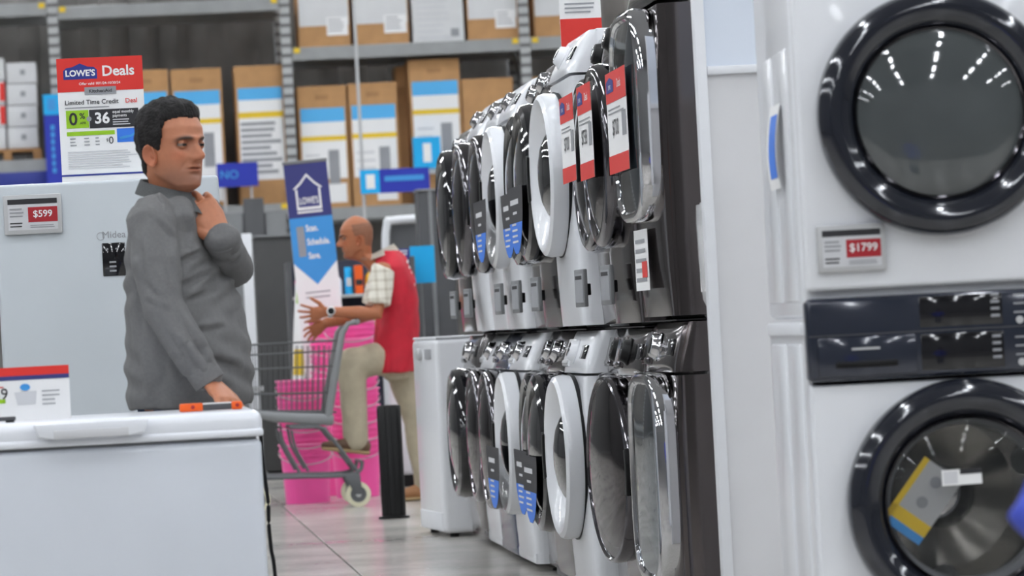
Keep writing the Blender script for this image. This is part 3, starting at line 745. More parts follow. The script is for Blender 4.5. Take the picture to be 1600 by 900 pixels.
s.text("LOWE'S", 0.165 * U, 0.113 * V, 0.062 * V, 'paper', 0.03, 0.003, sx=1.0)
s.text('Deals', 0.435 * U, 0.105 * V, 0.105 * V, 'paper', 0.022, 0.002, sx=1.0)
s.text('Offer valid 10/1/24-10/30/24', 0.30 * U, 0.19 * V, 0.026 * V, 'paper', 0.01, 0.002)
R(0.19, 0.215, 0.415, 0.27, 'greyink', 0.002, name='brand_plate'); s.text('KitchenAid', 0.3025 * U, 0.245 * V, 0.034 * V, 'ink', 0.012, 0.003, sx=1.1)
s.text('Limited Time Credit', 0.045 * U, 0.325 * V, 0.047 * V, 'ink', 0.012, 0.002, 'LEFT')
s.text('Deal', 0.475 * U, 0.325 * V, 0.047 * V, 'red', 0.012, 0.002, 'LEFT')
s.lines(0.045 * U, 0.358 * V, 0.47 * U, 1, 0.02, 0.008 * V, 'greyink', seed=1)
R(0.05, 0.38, 0.21, 0.51, 'green'); R(0.215, 0.38, 0.565, 0.515, 'ink')
s.text('0', 0.10 * U, 0.447 * V, 0.125 * V, 'ink', 0.02, 0.002); s.text('%', 0.165 * U, 0.425 * V, 0.06 * V, 'ink', 0.015, 0.002)
s.text('APR', 0.168 * U, 0.475 * V, 0.025 * V, 'ink', 0.01, 0.002)
s.poly([((0.212 + 0.018 * math.cos(q)) * U, (0.446 + 0.018 * math.sin(q)) * V) for q in np.linspace(0, 6.0, 14)], 'greyink', 0.002, 'printed_dot')
s.text('36', 0.305 * U, 0.447 * V, 0.11 * V, 'paper', 0.03, 0.002)
s.text('equal monthly', 0.38 * U, 0.402 * V, 0.03 * V, 'paper', 0.012, 0.002, 'LEFT', 0.9); s.text('payments', 0.38 * U, 0.43 * V, 0.03 * V, 'paper', 0.012, 0.002, 'LEFT', 0.9)
s.lines(0.38 * U, 0.455 * V, 0.53 * U, 3, 0.017 * V, 0.008 * V, 'pgrey', 0.002, seed=4)
R(0.05, 0.535, 0.39, 0.565, 'green'); R(0.405, 0.525, 0.57, 0.625, 'bblue', name='bank_card')
s.poly([(x * U, y * V) for x, y in ((0.42, 0.59), (0.45, 0.58), (0.5, 0.575), (0.55, 0.545), (0.57, 0.54), (0.57, 0.56), (0.5, 0.59), (0.43, 0.605))], 'sky', 0.002)
s.text('$', 0.335 * U, 0.605 * V, 0.03 * V, 'ink', 0, 0.002); s.text('0', 0.362 * U, 0.61 * V, 0.075 * V, 'ink', 0.0, 0.002)
for x0_, x1_ in ((0.07, 0.12), (0.17, 0.21), (0.25, 0.28)): s.lines(x0_ * U, 0.582 * V, x1_ * U, 3, 0.024 * V, 0.008 * V, 'greyink', seed=int(x0_ * 100))
s.lines(0.05 * U, 0.68 * V, 0.56 * U, 8, 0.017 * V, 0.007 * V, 'pgrey', seed=11)
R(0, 0.845, 0.61, 0.858, 'blue')
# ------------------------------------------------------------------ pallet racking with boxed goods at the back of the hall
RY = 38.0
def upright_material():
    m = bpy.data.materials.new('punched_upright'); m.use_nodes = True
    nt = m.node_tree; b = nt.nodes['Principled BSDF']
    tc = nt.nodes.new('ShaderNodeTexCoord'); sp = nt.nodes.new('ShaderNodeSeparateXYZ'); nt.links.new(tc.outputs['Object'], sp.inputs[0])
    m1 = nt.nodes.new('ShaderNodeMath'); m1.operation = 'MULTIPLY'; m1.inputs[1].default_value = 2 * math.pi / 0.10
    m2 = nt.nodes.new('ShaderNodeMath'); m2.operation = 'SINE'
    m3 = nt.nodes.new('ShaderNodeMath'); m3.operation = 'GREATER_THAN'; m3.inputs[1].default_value = 0.35
    nt.links.new(sp.outputs['Z'], m1.inputs[0]); nt.links.new(m1.outputs[0], m2.inputs[0]); nt.links.new(m2.outputs[0], m3.inputs[0])
    mx = nt.nodes.new('ShaderNodeMix'); mx.data_type = 'RGBA'
    mx.inputs[6].default_value = (*[lin(v) for v in (176, 178, 178)], 1); mx.inputs[7].default_value = (*[lin(v) for v in (104, 104, 104)], 1)
    nt.links.new(m3.outputs[0], mx.inputs[0]); nt.links.new(mx.outputs[2], b.inputs['Base Color']); b.inputs['Roughness'].default_value = 0.5
    return m
upm = upright_material()
rack = thing('pallet_rack', 'tall grey pallet rack with stacked boxes along the back of the hall', 'rack', (at(452, 330, RY).x, RY, 0))
ROX = rack.location.x
ux = [at(x, y, RY).x - ROX for x, y in ((-287, 60), (83, 50), (450, 125), (820, 60), (1192, 60))]
for x in ux:
    for y in (0.0, 1.05):
        obj('upright', bx(x - 0.05, x + 0.05, y, y + 0.08, 0, 5.6), upm, rack)
    for z in np.arange(0.4, 5.4, 0.9):
        obj('brace', tube(new_bm(), [(x, 0.08, z), (x, 1.05, z + 0.7)], 0.018, 6), 'rack', rack)
bays = [(0, [at(40, 258, RY).z, at(40, 14, RY).z]), (1, [at(260, 335, RY).z, at(265, 12, RY).z]), (2, [at(630, 328, RY).z, at(650, 75, RY).z]), (3, [at(830, 328, RY).z, at(850, 66, RY).z])]
DECK = {}
for i, zs in bays:
    for z in [0.35] + zs:
        for y in (-0.02, 1.07):
            obj('beam', bx(ux[i] + 0.052, ux[i + 1] - 0.052, y, y + 0.06, z - 0.075, z + 0.055, 0.006, 1), 'rack', rack)
        for k in range(1): obj('deck', bx(ux[i] + 0.052, ux[i + 1] - 0.052, 0.042, 1.068, z + 0.03, z + 0.05), 'rack', rack)
        for xx in (ux[i] + 0.07, ux[i + 1] - 0.13): obj('beam_clip', bx(xx, xx + 0.06, -0.032, -0.02, z + 0.0, z + 0.05), 'yellow', rack)
    DECK[i] = [zs[0] + 0.0505, zs[1] + 0.0505]
# dark netting behind the bays, hanging in folds
for i in range(4):
    bm = new_bm(); n = 22; m_ = 6
    x0, x1 = ux[i] + 0.06, ux[i + 1] - 0.06
    g = [[bm.verts.new((x0 + (x1 - x0) * a / n, 1.30 + 0.05 * math.sin(a * 1.9 + i) * (0.4 + 0.6 * b / m_) + 0.02 * math.sin(a * 4.1 + b), 0.5 + 5.0 * b / m_)) for a in range(n + 1)] for b in range(m_ + 1)]
    for p_, q_ in zip(g[:-1], g[1:]):
        for a in range(n): bm.faces.new((p_[a], p_[a + 1], q_[a + 1], q_[a]))
    obj('netting', bm, 'tarp', rack)
def carton(label, x0, x1, ytop, bay, level, kind, dy=0.12, group=None, depth=0.55):
    """box seen between photo columns x0..x1 with its top at row ytop, standing on a deck"""
    Y = RY + dy; zb = DECK[bay][level]
    a = at(x0, ytop, Y); b = at(x1, ytop, Y); w = b.x - a.x; h = a.z - zb
    o = thing('carton', label, 'box', (a.x, Y, zb), 0, group)
    obj('carton_body', bx(0, w, 0, depth, 0, h, 0.004, 1), 'card' if kind != 'white' else 'cardwhite', o)
    s = Sheet(o, (0, -0.0012, h), (1, 0, 0), (0, 0, -1))
    if kind == 'label':
        s.rect(0.36 * w, 0.09, 0.64 * w, 0.14, 'card_side', name='printed_mark')
        s.rect(0.05 * w, 0.24, 0.95 * w, h - 0.30, 'paper', 0.001)
        s.rect(0.05 * w, 0.22, 0.95 * w, 0.36, 'cblue', 0.002)
        s.rect(0.05 * w, 0.50, 0.95 * w, 0.55, 'yellow', 0.002)
        s.rect(0.58 * w, 0.64, 0.80 * w, 0.98, 'greyink', 0.002, name='product_picture')
        s.lines(0.12 * w, 0.68, 0.5 * w, 4, 0.08, 0.02, 'pgrey', 0.002, seed=int(x0))
        s.rect(0.5 * w, h - 0.25, 0.92 * w, h - 0.06, 'paper', 0.001, name='shipping_label')
    elif kind == 'top':
        s.rect(0.02 * w, 0, 0.98 * w, h - 0.22, 'cardwhite', 0.001)
        s.rect(0.55 * w, h - 0.30, 0.96 * w, h - 0.12, 'paper', 0.002, name='shipping_label')
        s.lines(0.58 * w, h - 0.28, 0.9 * w, 4, 0.035, 0.012, 'greyink', 0.003, seed=int(x0))
    elif kind == 'white':
        s.lines(0.1 * w, 0.4, 0.8 * w, 8, 0.06, 0.02, 'pgrey', 0.001, seed=3); s.rect(0.74 * w, h - 0.14, 0.9 * w, h - 0.06, 'greyink', 0.001)
    elif kind == 'dots':
        s.rect(0.05 * w, 0.24, 0.95 * w, h - 0.25, 'paper', 0.001); s.rect(0.05 * w, 0.22, 0.95 * w, 0.34, 'cblue', 0.002); s.rect(0.05 * w, 0.46, 0.95 * w, 0.52, 'yellow', 0.002)
        s.lines(0.08 * w, 0.56, 0.92 * w, 9, 0.06, 0.035, 'greyink', 0.002, seed=9)
    return o
G1, G2 = 'cartons on the main shelf of the back rack', 'cartons on the upper shelf of the back rack'
carton('brown carton with sky-blue label half hidden behind the credit deal sign', 190, 262, 111, 1, 0, 'label', group=G1)
carton('brown carton with blue and yellow label just above the man', 266, 345, 109, 1, 0, 'label', group=G1)
carton('brown carton with a dense grey picture label left of the rack post', 365, 442, 104, 1, 0, 'dots', group=G1)
carton('brown carton with blue and yellow label right of the middle rack post', 463, 540, 136, 2, 0, 'label', group=G1)
carton('brown carton with blue and yellow label behind the thin hanging rod', 543, 619, 131, 2, 0, 'label', group=G1)
carton('tallest brown carton with blue and yellow label on the main shelf', 637, 717, 94, 2, 0, 'label', group=G1)
carton('brown carton with narrow front behind the tallest carton', 617, 640, 104, 2, 0, 'plain', dy=0.5, group=G1, depth=0.4)
carton('plain brown carton right of the tallest carton above the dryers', 721, 801, 124, 2, 0, 'plain', group=G1)
carton('brown carton above the white dryers right of the rack post', 832, 905, 120, 3, 0, 'plain', group=G1)
for x0, x1, kd, lab in ((460, 541, 'top', 'leftmost brown and white carton on the upper shelf'), (547, 633, 'top', 'brown and white carton on the upper shelf behind the thin rod'),
                        (639, 719, 'white', 'all-white carton on the upper shelf'), (725, 804, 'top', 'brown and white carton right of the all-white carton'),
                        (829, 905, 'top', 'brown and white carton beside the standing deal sign above the dryers')):
    carton(lab, x0, x1, -70, 2 if x0 < 810 else 3, 1, kd, group=G2)
# shrink-wrapped white boxes at the far left
for c, (x0, x1) in enumerate(((-46, 6), (9, 56))):
    Y = RY + 0.1; zb = DECK[0][0] + 0.12; zt = at(x0, 98 if c else 92, Y).z; hh = (zt - zb) / 4
    for k in range(4):
        a = at(x0, 150, Y); b = at(x1, 150, Y)
        nth = ('bottom', 'second lowest', 'second highest', 'top')[k]
        o = thing('white_box', f'{nth} white shrink-wrapped box of the {"right" if c else "left"} column at far left', 'box', (a.x + 0.006 * k, Y, zb + k * hh), 0)
        w = b.x - a.x
        obj('carton_body', bx(0, w, 0, 0.5, 0.001, hh - 0.004, 0.012, 2), 'cardwhite', o)
        s = Sheet(o, (0, -0.0012, hh), (1, 0, 0), (0, 0, -1)); s.rect(0.45 * w, hh * 0.35, 0.62 * w, hh * 0.6, 'greyink', name='printed_mark')
        if c == 0 and k in (1, 2): s.rect(0.84 * w, hh * 0.1, w, hh * 0.9, 'red', name='printed_mark')
pl_ = thing('pallet', 'wooden pallet under the white shrink-wrapped boxes at far left', 'pallet', (at(-46, 150, RY).x, RY + 0.08, DECK[0][0]))
pw = at(60, 150, RY).x - at(-46, 150, RY).x
for k in range(5): obj('plank', bx(0, pw, k * 0.12, k * 0.12 + 0.09, 0.09, 0.118), 'card_side', pl_)
for k in range(3): obj('runner', bx(k * (pw - 0.08) / 2, k * (pw - 0.08) / 2 + 0.08, 0, 0.57, 0, 0.09), 'card_side', pl_)
# blue aisle signs on the rack
a = at(70, 148, RY - 0.15); b = at(90, 300, RY - 0.15)
o = thing('aisle_sign', 'upright blue aisle sign with cyan top fixed to the left rack post', 'sign', (a.x - 0.02, RY - 0.15, b.z))
hgt = a.z - b.z; obj('board', bx(0, 0.16, 0, 0.125, 0, hgt), 'royal', o)
s = Sheet(o, (0, -0.001, hgt), (1, 0, 0), (0, 0, -1)); s.rect(0, 0, 0.16, 0.20, 'cyan'); s.rect(0.04, 0.04, 0.12, 0.16, 'sky', 0.002); s.lines(0.06, 0.30, 0.10, 7, 0.07, 0.05, 'sky')
def flag(label, x0, y0, x1, y1, cy, Y, text):
    a = at(x0, y0, Y); b = at(x1, y1, Y)
    o = thing('flag_sign', label, 'sign', (a.x, Y, b.z))
    w = b.x - a.x; h = a.z - b.z
    obj('board', bx(0, w, 0, 0.02, 0, h), 'royal', o)
    s = Sheet(o, (0, -0.001, h), (1, 0, 0), (0, 0, -1))
    if cy: s.rect(0, 0, w * cy, h, 'cyan'); s.rect(w * cy * 0.3, h * 0.2, w * cy * 0.75, h * 0.8, 'paper', 0.002, name='printed_mark')
    if text: s.text(text, w * (0.60 if cy else 0.3), h * 0.5, h * 0.5, 'sky', 0.01, 0.002)
    else: s.lines(w * 0.35, h * 0.30, w * 0.95, 1, 0.1, h * 0.22, 'sky', 0.002)
    return o, w, h
o, w_, h_ = flag('blue flag sign with white letters right of the man', 338, 256, 404, 290, 0, RY - 0.12, 'NO')
for x_ in (0.06, w_ - 0.08): obj('bracket', bx(x_, x_ + 0.02, 0.02, 0.098, -(o.location.z - DECK[1][0]) - 0.06, 0.1), 'lgrey', o)
o, w_, h_ = flag('blue and cyan flag sign on the thin hanging rod', 562, 266, 672, 298, 0.28, 33.0, '')
ro = obj('hanging_rod', tube(new_bm(), [(0, 0.0, 0), at(566, 340, 33.0) - at(556, 0, 33.0), ], 0.012, 8), 'lgrey')
p_ = at(560, -60, 33.0); q_ = at(571, 345, 33.0)
bpy.data.objects.remove(ro)
ro = obj('hanging_rod', tube(new_bm(), [(q_.x + 0.0, 33.05, 0.0), (q_.x, 33.05, 8.19)], 0.014, 8), 'lgrey'); tag(ro, 'thin pale rod rising from floor to ceiling before the rack', 'rod')
a = at(645, 215, RY - 0.13); b = at(690, 262, RY - 0.13)
o = thing('aisle_sign', 'small cyan sign with white mark above the blue flag sign', 'sign', (a.x, RY - 0.13, b.z)); w = b.x - a.x; h = a.z - b.z
obj('board', bx(0, w, 0, 0.1, 0, h), 'cyan', o); Sheet(o, (0, -0.001, h), (1, 0, 0), (0, 0, -1)).rect(0.35 * w, 0.2 * h, 0.65 * w, 0.8 * h, 'paper', name='printed_mark')
# blue price strip under the far left shelf
a = at(-20, 276, RY - 0.05); b = at(75, 292, RY - 0.05)
o = obj('price_strip', bx(0, b.x - a.x, 0, 0.02, -0.12, 0.03, 0.003), 'blue'); o.location = a; tag(o, 'dark blue price strip under the leftmost rack shelf', 'price strip')
# ------------------------------------------------------------------ service desks and clutter between rack and aisle
def panel(name, label, cat, x0, x1, ytop, Y, m, depth=0.5, ybot=None, bev=0.01):
    a = at(x0, ytop, Y); b = at(x1, ytop, Y); z0 = 0.0 if ybot is None else at(x0, ybot, Y).z
    o = thing(name, label, cat, (a.x, Y, z0)); w = b.x - a.x; h = a.z - z0
    return o, w, h
o, w, h = panel('display_cabinet', 'tall black display cabinet behind the shopping cart', 'cabinet', 396, 474, 372, 28.6, 'dgrey')
obj('body', bx(0, w, 0.02, 0.6, 0.04, h, 0.01), mat('charcoal_panel', (66, 66, 66), 0.6, var=0.06), o); obj('top_cap', bx(-0.01, w + 0.01, 0.0, 0.62, h, h + 0.02, 0.004), 'grey', o); obj('plinth', bx(0.02, w - 0.02, 0.03, 0.58, 0, 0.04), 'black', o)
o, w, h = panel('white_post', 'white square post left of the black display cabinet', 'post', 377, 393, 365, 28.0, 'white2')
obj('shaft', bx(0, w, 0, 0.08, 0, h, 0.006), 'white2', o); obj('base_plate', bx(-0.03, w + 0.03, -0.03, 0.11, 0, 0.012, 0.003), 'lgrey', o); obj('bracket', bx(-0.01, w + 0.03, -0.015, 0.0, h * 0.36, h * 0.38), 'lgrey', o)
o, w, h = panel('grey_cabinet', 'low grey cabinet row against the rack above the black cabinet', 'cabinet', 345, 448, 330, 33.5, 'grey')
for k in range(3): obj('door', bx(w * k / 3 + 0.006, w * (k + 1) / 3 - 0.006, 0, 0.03, 0.1, h - (0.02 if k != 1 else -0.10), 0.006), 'grey' if k != 1 else 'dgrey', o)
obj('body', bx(0, w, 0.031, 0.5, 0, h - 0.03, 0.006), 'dgrey', o)
o, w, h = panel('grey_counter', 'dark grey counter panel with a pale rounded rail behind the employee', 'counter', 601, 660, 352, 29.0, 'dgrey')
obj('front', bx(0.05, w, 0.02, 0.5, 0, h, 0.01), 'dgrey', o)
a_ = at(603, 420, 29.0); b_ = at(604, 352, 29.0); c_ = at(612, 345, 29.0); d_ = at(656, 341, 29.0)
obj('rail', tube(new_bm(), curve_pts([tuple(v - o.location) for v in (Vector((a_.x, 28.97, 0.0)), Vector((a_.x, 28.97, a_.z)), Vector((b_.x, 28.97, b_.z)), Vector((c_.x, 28.97, c_.z)), Vector((d_.x, 28.97, d_.z)))], 4), 0.03, 10), 'white2', o)
o, w, h = panel('grey_pillar', 'dark grey pillar of the service desk left of the stacked dryers', 'pillar', 652, 705, 300, 27.6, 'dgrey')
obj('shaft', bx(0, w, 0, 0.3, 0, h, 0.01), 'dgrey', o); obj('cover_strip', bx(w * 0.3, w * 0.42, -0.012, 0.0, 0, h, 0.003), 'grey', o); obj('cap', bx(-0.01, w + 0.01, -0.014, 0.31, h, h + 0.02, 0.004), 'grey', o)
a = at(640, 385, 26.6); b = at(681, 441, 26.6)
o = thing('cyan_sign', 'bright cyan square sign left of the stacked dryers', 'sign', (a.x, 26.6, b.z)); w = b.x - a.x; h = a.z - b.z
obj('board', bx(0, w, 0, 0.012, 0, h), 'cyan', o); obj('post', bx(w * 0.4, w * 0.46, 0.013, 0.04, -b.z, h * 0.8), 'grey', o); obj('foot_plate', bx(w * 0.1, w * 0.8, 0.0, 0.2, -b.z, -b.z + 0.01), 'grey', o)
# shelf of small packages behind the employee
o, w, h = panel('package_shelf', 'low open shelf of small bright packages behind the employee', 'shelf', 448, 648, 410, 26.2, 'dgrey')
SHELF_W = w; sz = [at(500, 530, 26.2).z, at(500, 462, 26.2).z]
for x in (0, w - 0.03): obj('side', bx(x, x + 0.03, 0, 0.4, 0, h, 0.004), 'dgrey', o)
obj('back', bx(0.03, w - 0.03, 0.38, 0.4, 0.02, h), mat('navy_panel', (52, 56, 74), 0.6), o)
for z in [0.05] + sz: obj('board', bx(0.03, w - 0.03, 0, 0.38, z - 0.02, z, 0.003), 'lgrey', o)
shx = o.location.x
rnd = random.Random(21)
cols = [('paper', 'white'), ('yellow', 'yellow'), ('green', 'lime green'), ('cyan', 'cyan'), ('cardwhite', 'off-white'), ('royal', 'royal blue'), ('orange', 'orange'), ('pink', 'pink')]
names = ['box with a dark stripe', 'bottle with a grey cap', 'pouch with a pale patch']
spot = 0
for lv, z in enumerate(sz):
    x = 0.05
    while x < w - 0.10:
        ww = rnd.uniform(0.05, 0.085); hh = rnd.uniform(0.13, 0.20); cm, cn = cols[(spot * 3 + lv) % len(cols)]; kd = spot % 3
        o = thing('package' if kd != 1 else 'bottle', f'{cn} {names[kd]}, number {0} along the {"upper" if lv else "lower"} shelf' if False else f'small {cn} {names[kd]} on the {"upper" if lv else "lower"} board of the package shelf', 'package' if kd != 1 else 'bottle', (shx + x, 26.24, z + 0.0005), 0, 'small goods on the package shelf')
        if kd == 0: obj('body', bx(0, ww, 0, 0.1, 0, hh, 0.003, 1), cm, o); obj('printed_panel', bx(0.004, ww - 0.004, -0.001, 0.0, hh * 0.3, hh * 0.5), 'ink', o)
        elif kd == 1: obj('body', lathe(new_bm(), [(ww * .46, 0), (ww * .48, hh * .6), (ww * .3, hh * .78), (ww * .16, hh * .82), (ww * .16, hh * .86)], (ww / 2, 0.06, 0), n=14), cm, o); obj('cap', lathe(new_bm(), [(ww * .2, hh * .86), (ww * .2, hh)], (ww / 2, 0.06, 0), n=12), 'grey', o)
        else: obj('body', tube(new_bm(), [(ww / 2, 0.05, 0), (ww / 2, 0.05, hh * .5), (ww / 2, 0.05, hh)], [(0.04, ww * .5), (0.035, ww * .48), (0.006, ww * .46)], 12, ref=(0, 1, 0)), cm, o); obj('printed_panel', bx(ww * .2, ww * .8, 0.008, 0.010, hh * .3, hh * .6), 'pgrey', o)
        x += ww + 0.015; spot += 1
# row of blue price signs above the shelf
o, w, h = panel('price_board', 'blue and white price board standing on the package shelf', 'sign', 612, 640, 398, 26.3, 'blue', ybot=418)
o.location.z = at(600, 410, 26.2).z + 0.0; 
obj('board', bx(0, w, 0, 0.02, -0.03, h, 0.002), 'blue', o)
s = Sheet(o, (0, -0.001, h), (1, 0, 0), (0, 0, -1)); s.lines(0.01, 0.01, w - 0.01, 3, 0.02, 0.01, 'paper')
# leaning white and yellow board left of the employee's hands
a = at(440, 530, 25.4)
o = thing('leaning_board', 'white board with a yellow foot leaning left of the banner', 'board', (at(441, 600, 25.4).x, 25.4, 0)); o.rotation_euler = (0, math.radians(5), 0)
hh = at(455, 440, 25.4).z
obj('board', bx(0, 0.085, 0, 0.02, 0.008, hh, 0.004), 'paper', o); obj('printed_panel', bx(0.008, 0.078, -0.002, 0.0, 0.78, 0.95), 'yellow', o); obj('printed_panel', bx(0.01, 0.07, -0.002, 0, hh - 0.14, hh - 0.05), 'green', o)
# white low cabinet behind the employee's legs
o, w, h = panel('white_cabinet', 'low white cabinet behind the bollard and the employee', 'cabinet', 606, 664, 572, 25.3, 'white2')
obj('body', bx(0, w, 0.02, 0.5, 0.08, h, 0.01), 'white2', o); obj('door', bx(0.01, w / 2 - 0.005, 0, 0.02, 0.1, h - 0.02, 0.004), 'white2', o); obj('door', bx(w / 2 + 0.005, w - 0.01, 0, 0.02, 0.1, h - 0.02, 0.004), 'white2', o); obj('plinth', bx(0.02, w - 0.02, 0.04, 0.48, 0, 0.08), 'black', o)
# ------------------------------------------------------------------ banner stand
BY = 24.9
bl = at(466, 480, BY); z0 = 0.0
ztop = at(443, 258, BY).z; bw = at(510, 300, BY).x - at(442, 300, BY).x
o = thing('banner_stand', 'narrow blue and white store banner on a stand leaning slightly left', 'banner', (at(489, 600, BY).x, BY, 0)); o.rotation_euler = (0, math.radians(-3.2), 0)
obj('board', bx(0, bw, 0, 0.012, 0.06, ztop, 0.002), 'paper', o); obj('foot', bx(-0.03, bw + 0.03, -0.12, 0.14, 0.015, 0.06, 0.008), 'grey', o); obj('top_rail', bx(-0.004, bw + 0.004, -0.006, 0.018, ztop, ztop + 0.022, 0.004), 'grey', o)
s = Sheet(o, (0, -0.001, ztop), (1, 0, 0), (0, 0, -1))
k = 1.0 / 246.0
s.rect(0, 0, bw, 86 * k, 'indigo')
s.poly([(0, 86 * k), (bw, 86 * k), (bw, 158 * k), (bw * 0.5, 194 * k), (0, 158 * k)], 'sky')
c = bw / 2
oh = [(c - 20 * k, 74 * k), (c - 20 * k, 40 * k), (c - 24 * k, 40 * k), (c - 12 * k, 30 * k), (c, 16 * k), (c + 12 * k, 30 * k), (c + 24 * k, 40 * k), (c + 20 * k, 40 * k), (c + 20 * k, 74 * k)]
s.poly(oh, 'paper', 0.002, 'logo'); s.poly([(c + (a - c) * 0.84, 45 * k + (b - 45 * k) * 0.84) for a, b in oh], 'indigo', 0.003, 'logo')
s.text("LOWE'S", c, 60 * k, 15 * k, 'paper', 0.02, 0.004, sx=0.58); s.rect(c - 20 * k, 76 * k, c + 20 * k, 79 * k, 'paper', 0.003, name='logo')
for i_, tx in enumerate(('Scan.', 'Schedule.', 'Save.')): s.text(tx, 25 * k, (104 + i_ * 22) * k, 14 * k, 'paper', 0.03, 0.002, 'LEFT', 0.68)
s.rect(10 * k, 100 * k, 22 * k, 148 * k, 'greyink', 0.002, name='printed_code_area')
s.lines(14 * k, 205 * k, bw - 14 * k, 2, 8 * k, 2 * k, 'greyink')
# ------------------------------------------------------------------ black bollard
p = at(616, 806, 21.05)
o = thing('bollard', 'short black bollard post standing on the aisle floor', 'bollard', (p.x, 21.05, 0))
hb = at(608, 633, 21.05).z
obj('shaft', lathe(new_bm(), [(0.066, 0.012), (0.066, hb - 0.01), (0.060, hb), (0.01, hb)], n=28), 'black', o); obj('base_ring', lathe(new_bm(), [(0.085, 0), (0.085, 0.01), (0.067, 0.016)], n=28), 'black', o)
for q in range(4): obj('ridge', bx(-0.067 + 0.036 * q, -0.062 + 0.036 * q, -math.sqrt(max(0, .067 ** 2 - (.0645 - .036 * q) ** 2)) - 0.003, 0, 0.02, hb - 0.02, 0.001), 'black', o)
# ------------------------------------------------------------------ stacks of pink buckets
M['pink_rim'] = mat('pale_pink_rim', (252, 132, 188), 0.35, var=0.02)
def bucket_proto():
    o = thing('pink_bucket', None, 'bucket')
    bm = new_bm()
    lathe_open(bm, [(0.135, 0.0), (0.150, 0.27), (0.150, 0.295), (0.155, 0.30), (0.160, 0.365), (0.154, 0.368), (0.146, 0.30), (0.131, 0.008), (0.02, 0.008), (0.02, 0.0)], n=36)
    obj('shell', bm, 'pink', o)
    for z, r in ((0.362, 0.166), (0.325, 0.163), (0.290, 0.160)):
        obj('rim_ring', lathe_open(new_bm(), [(r - 0.012, z - 0.007), (r, z - 0.006), (r + 0.002, z), (r, z + 0.006), (r - 0.012, z + 0.007)], n=36), 'pink' if z < 0.36 else 'pink_rim', o)
    obj('bail', tube(new_bm(), [(0.166 * math.cos(q), -abs(0.166 * math.sin(q)) - 0.006, 0.31 - 0.07 * math.sin(q)) for q in np.linspace(0.0, math.pi, 13)], 0.003, 6), 'lgrey', o)
    return o
bp = bucket_proto(); used = False
stacks = [('left', 23.7, (481, 780), 5, 0.098), ('middle', 24.2, (560, 775), 8, 0.105), ('rear', 24.65, (535, 760), 8, 0.107)]
for nm, Y, (x, y), n, dz in stacks:
    p = at(x, y, Y)
    for k in range(n):
        o = copy_tree(bp) if used else bp; used = True
        o.location = (p.x + 0.002 * (k % 2), Y, k * dz)
        where = {'left': 'front stack beside the cart', 'middle': 'tall stack behind the employee\'s leg', 'rear': 'rear stack behind the cart handle'}[nm]
        nth = 'bottom' if k == 0 else ('top' if k == n - 1 else ('second', 'third', 'fourth', 'fifth', 'sixth', 'seventh', 'eighth')[k - 1] + ' from bottom')
        tag(o, f'hot pink bucket, {nth} of the {where}', 'bucket', 'nested pink buckets')
# ------------------------------------------------------------------ people: shared builders
from mathutils import noise as mnoise
def paint_material(name, rough=0.5):
    m = bpy.data.materials.new(name); m.use_nodes = True
    nt = m.node_tree; b = nt.nodes['Principled BSDF']
    at_ = nt.nodes.new('ShaderNodeAttribute'); at_.attribute_name = 'paint'
    tc = nt.nodes.new('ShaderNodeTexCoord'); nz = nt.nodes.new('ShaderNodeTexNoise'); nz.inputs['Scale'].default_value = 90
    nt.links.new(tc.outputs['Object'], nz.inputs['Vector'])
    mr = nt.nodes.new('ShaderNodeMapRange'); mr.inputs[3].default_value = 0.9; mr.inputs[4].default_value = 1.1
    nt.links.new(nz.outputs['Fac'], mr.inputs[0])
    mx = nt.nodes.new('ShaderNodeMix'); mx.data_type = 'RGBA'; mx.blend_type = 'MULTIPLY'; mx.inputs[0].default_value = 1.0
    nt.links.new(at_.outputs['Color'], mx.inputs[6]); nt.links.new(mr.outputs[0], mx.inputs[7])
    nt.links.new(mx.outputs[2], b.inputs['Base Color'])
    b.inputs['Roughness'].default_value = rough
    b.inputs['Subsurface Weight'].default_value = 0.08
    b.inputs['Subsurface Radius'].default_value = (0.01, 0.004, 0.002)
    return m
SKINM = paint_material('painted_skin')
def blend(bm, voxel, smooth=4, wrinkle=0.0, wscale=12.0, wst=(1, 1, 1)):
    """union of overlapping closed pieces as one smooth skin"""
    bmesh.ops.recalc_face_normals(bm, faces=bm.faces)
    me = bpy.data.meshes.new('b'); bm.to_mesh(me); bm.free()
    o = bpy.data.objects.new('b', me); COL.objects.link(o)
    r = o.modifiers.new('r', 'REMESH'); r.mode = 'VOXEL'; r.voxel_size = voxel
    if smooth:
        s = o.modifiers.new('s', 'SMOOTH'); s.factor = 0.5; s.iterations = smooth
    bpy.context.view_layer.update()
    out = bpy.data.meshes.new_from_object(o.evaluated_get(bpy.context.evaluated_depsgraph_get()))
    bpy.data.objects.remove(o); bpy.data.meshes.remove(me)
    if wrinkle:
        ns = [v.normal.copy() for v in out.vertices]
        for v, vn in zip(out.vertices, ns):
            q = Vector((v.co.x * wst[0], v.co.y * wst[1], v.co.z * wst[2])) * wscale
            v.co += vn * wrinkle * (abs(mnoise.noise(q)) * 2.2 - 0.6)
    out.polygons.foreach_set('use_smooth', [True] * len(out.polygons))
    return out
def lerp_keys(keys, z):
    k = np.array(keys); return np.interp(z, k[:, 0], k[:, 1])
def smooth1(a, n=2):
    for _ in range(n):
        b = a.copy(); b[1:-1] = (a[:-2] + 2 * a[1:-1] + a[2:]) / 4; a = b
    return a
